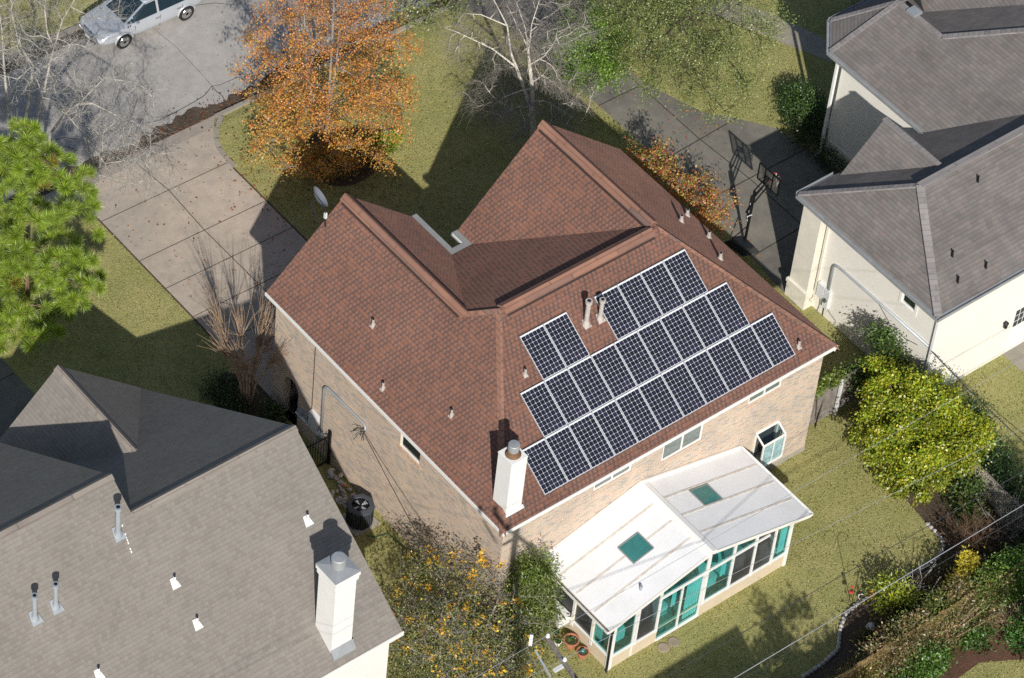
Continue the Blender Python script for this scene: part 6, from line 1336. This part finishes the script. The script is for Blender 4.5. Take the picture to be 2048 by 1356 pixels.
# ---- utility pole, cables
UP = np.array((-6.15, -10.35)); uz = 12.7
up_ = thing('utility_pole', 'wooden utility pole crossarm with insulators at the bottom edge', 'utility pole', (*UP, 0))
b = MB(); b.tube([(*UP, 0), (*UP, uz+.6)], .17, 12, True, .12); b.build('pole', M['wood_pole'], up_)
ca, cb_ = G(1092, 1275, uz), G(1150, 1356, uz); cd = unit(cb_-ca); b = MB(); b.beam(ca, ca+cd*4.6, .115, .115); b.build('crossarm', M['wood_pole'], up_)
it = [ca+cd*.08, ca+cd*1.05, ca+cd*3.4, ca+cd*4.5]
for i, p in enumerate(it):
    b = MB(); b.lathe(p+(0, 0, .06), [(.015, 0), (.02, .06), (.07, .08), (.03, .12), (.06, .15), (.02, .2)], 12); b.build('insulator', M['pale'], up_)
b = MB(); q = ca+np.array((-.45, .15, -.2)); b.beam(q, q+np.array((.12, .12, .3)), .10, .08); q = ca+cd*1.5+np.array((-.3, .2, -.5)); b.build('fuse_holder', M['pale'], up_)
b = MB(); q = G(1108, 1342, uz-1.4); b.beam(q, q+np.array((.42, .0, 0)), .12, .08); b.build('bracket', M['pale'], up_)
b = MB(); q = G(1070, 1300, uz-.8); b.beam(q, q+np.array((-.1, -.9, -.3)), .05, .05); b.build('brace', M['lead'], up_)
def cable(name, a, c, sag, r, m, label, n=24, ext=0.):
    a, c = np.array(a, float), np.array(c, float); P = [a+(c-a)*i/n-np.array((0, 0, sag*4*(i/n)*(1-i/n))) for i in range(n+1)]
    return obj1(MB().tube(P, r, 5), name, m, label, 'cable')
def line(px0, px1, z, x0, x1):
    a, c = G(*px0, z), G(*px1, z); d = (c-a)/(c[0]-a[0]); return a+d*(x0-a[0]), a+d*(x1-a[0])
for k, (p0, p1, z, r, m, lab) in enumerate((((1469, 1356), (2048, 1009), 7.6, .014, 'wire_bright', 'thick bright steel cable, lowest of the lines across the back garden'), ((1348, 1344), (2048, 942), 8.6, .012, 'wire', 'dark twisted cable above the bright strand across the back lawn'), ((1488, 1356), (2048, 1029), 7.3, .009, 'wire', 'thin dark cable running just below the bright strand'))):
    a, c = line(p0, p1, z, -30., 60.); cable('power_line', a, c, 0., r, m, lab)
for k, (px, lab) in enumerate((((1560, 1000), 'thin wire crossing above the white sunroom roof'), ((2048, 855), 'thin wire crossing the back lawn and the lime green tree'))):
    a = it[k]+np.array((0, 0, .2)); e = G(*px, uz); d = unit(e-a); cable('power_line', a-d*22, a+d*60, 0., .007, 'wire_bright', lab)
a = np.array((WX0-.2, 7.4, 3.45)); cable('service_cable', a, (UP[0], UP[1], 8.5), .5, .014, 'wire', 'dark cable dropping from the brick wall towards the utility pole')
a = np.array((wx-.1, -.45, 2.85)); e = G(2048, 868, 3.6); cable('service_cable', a, a+(e-a)*2.2, .35, .02, 'wire', 'dark looping cable leaving the corner of the cream house')
b = MB(); rg = random.Random(9); dd = unit(e-a)
for i in range(9): p = a+dd*(i*.14); b.tube([p, p+np.array((rg.uniform(-.1, .1), rg.uniform(-.1, .1), rg.uniform(-.22, .0))), p+dd*.16], .010, 4)
tag(b.build('cable_splice', M['wire'], None), 'tangled cable ends at the cream house corner', 'cable')
b = MB(); b.tube([(-.9, -2.9, .25), (-.1, -2.4, .3)], .03, 6); obj1(b, 'garden_stake', 'lead', 'grey metal rod lying near the white pot', 'rod')
# ================================================================== CAMERA, SUN, SKY
cd_ = bpy.data.cameras.new('camera'); cam = bpy.data.objects.new('camera', cd_); COL.objects.link(cam); SC.camera = cam
r_, d_, f_ = CAM_R
Mx = Matrix(((r_[0], -d_[0], -f_[0], CAM_C[0]), (r_[1], -d_[1], -f_[1], CAM_C[1]), (r_[2], -d_[2], -f_[2], CAM_C[2]), (0, 0, 0, 1)))
cam.matrix_world = Mx
cd_.sensor_width = 36.; cd_.lens = CAM_F/2048*36.; cd_.shift_x = -CAM_PX/2048; cd_.shift_y = CAM_PY/2048; cd_.clip_start = 1.; cd_.clip_end = 4000.
sl_ = bpy.data.lights.new('sun', 'SUN'); sl_.energy = 5.0; sl_.angle = math.radians(.53); sl_.color = (1., .95, .87)
so_ = bpy.data.objects.new('sun', sl_); COL.objects.link(so_); so_.rotation_euler = Vector(tuple(SUN)).to_track_quat('Z', 'Y').to_euler()
wd_ = bpy.data.worlds.new('World'); SC.world = wd_; wd_.use_nodes = True; nt = wd_.node_tree
sk = nt.nodes.new('ShaderNodeTexSky'); sk.sky_type = 'NISHITA'; sk.sun_disc = False; sk.sun_elevation = math.asin(SUN[2]); sk.sun_rotation = math.radians(90)-math.atan2(SUN[1], SUN[0])
nt.links.new(sk.outputs[0], nt.nodes['Background'].inputs[0]); nt.nodes['Background'].inputs[1].default_value = .085
SC.view_settings.view_transform = 'Standard'; SC.view_settings.look = 'None'; SC.view_settings.exposure = 0; SC.view_settings.gamma = 1
SC.cycles.use_denoising = False; SC.cycles.max_bounces = 8; SC.cycles.transparent_max_bounces = 16
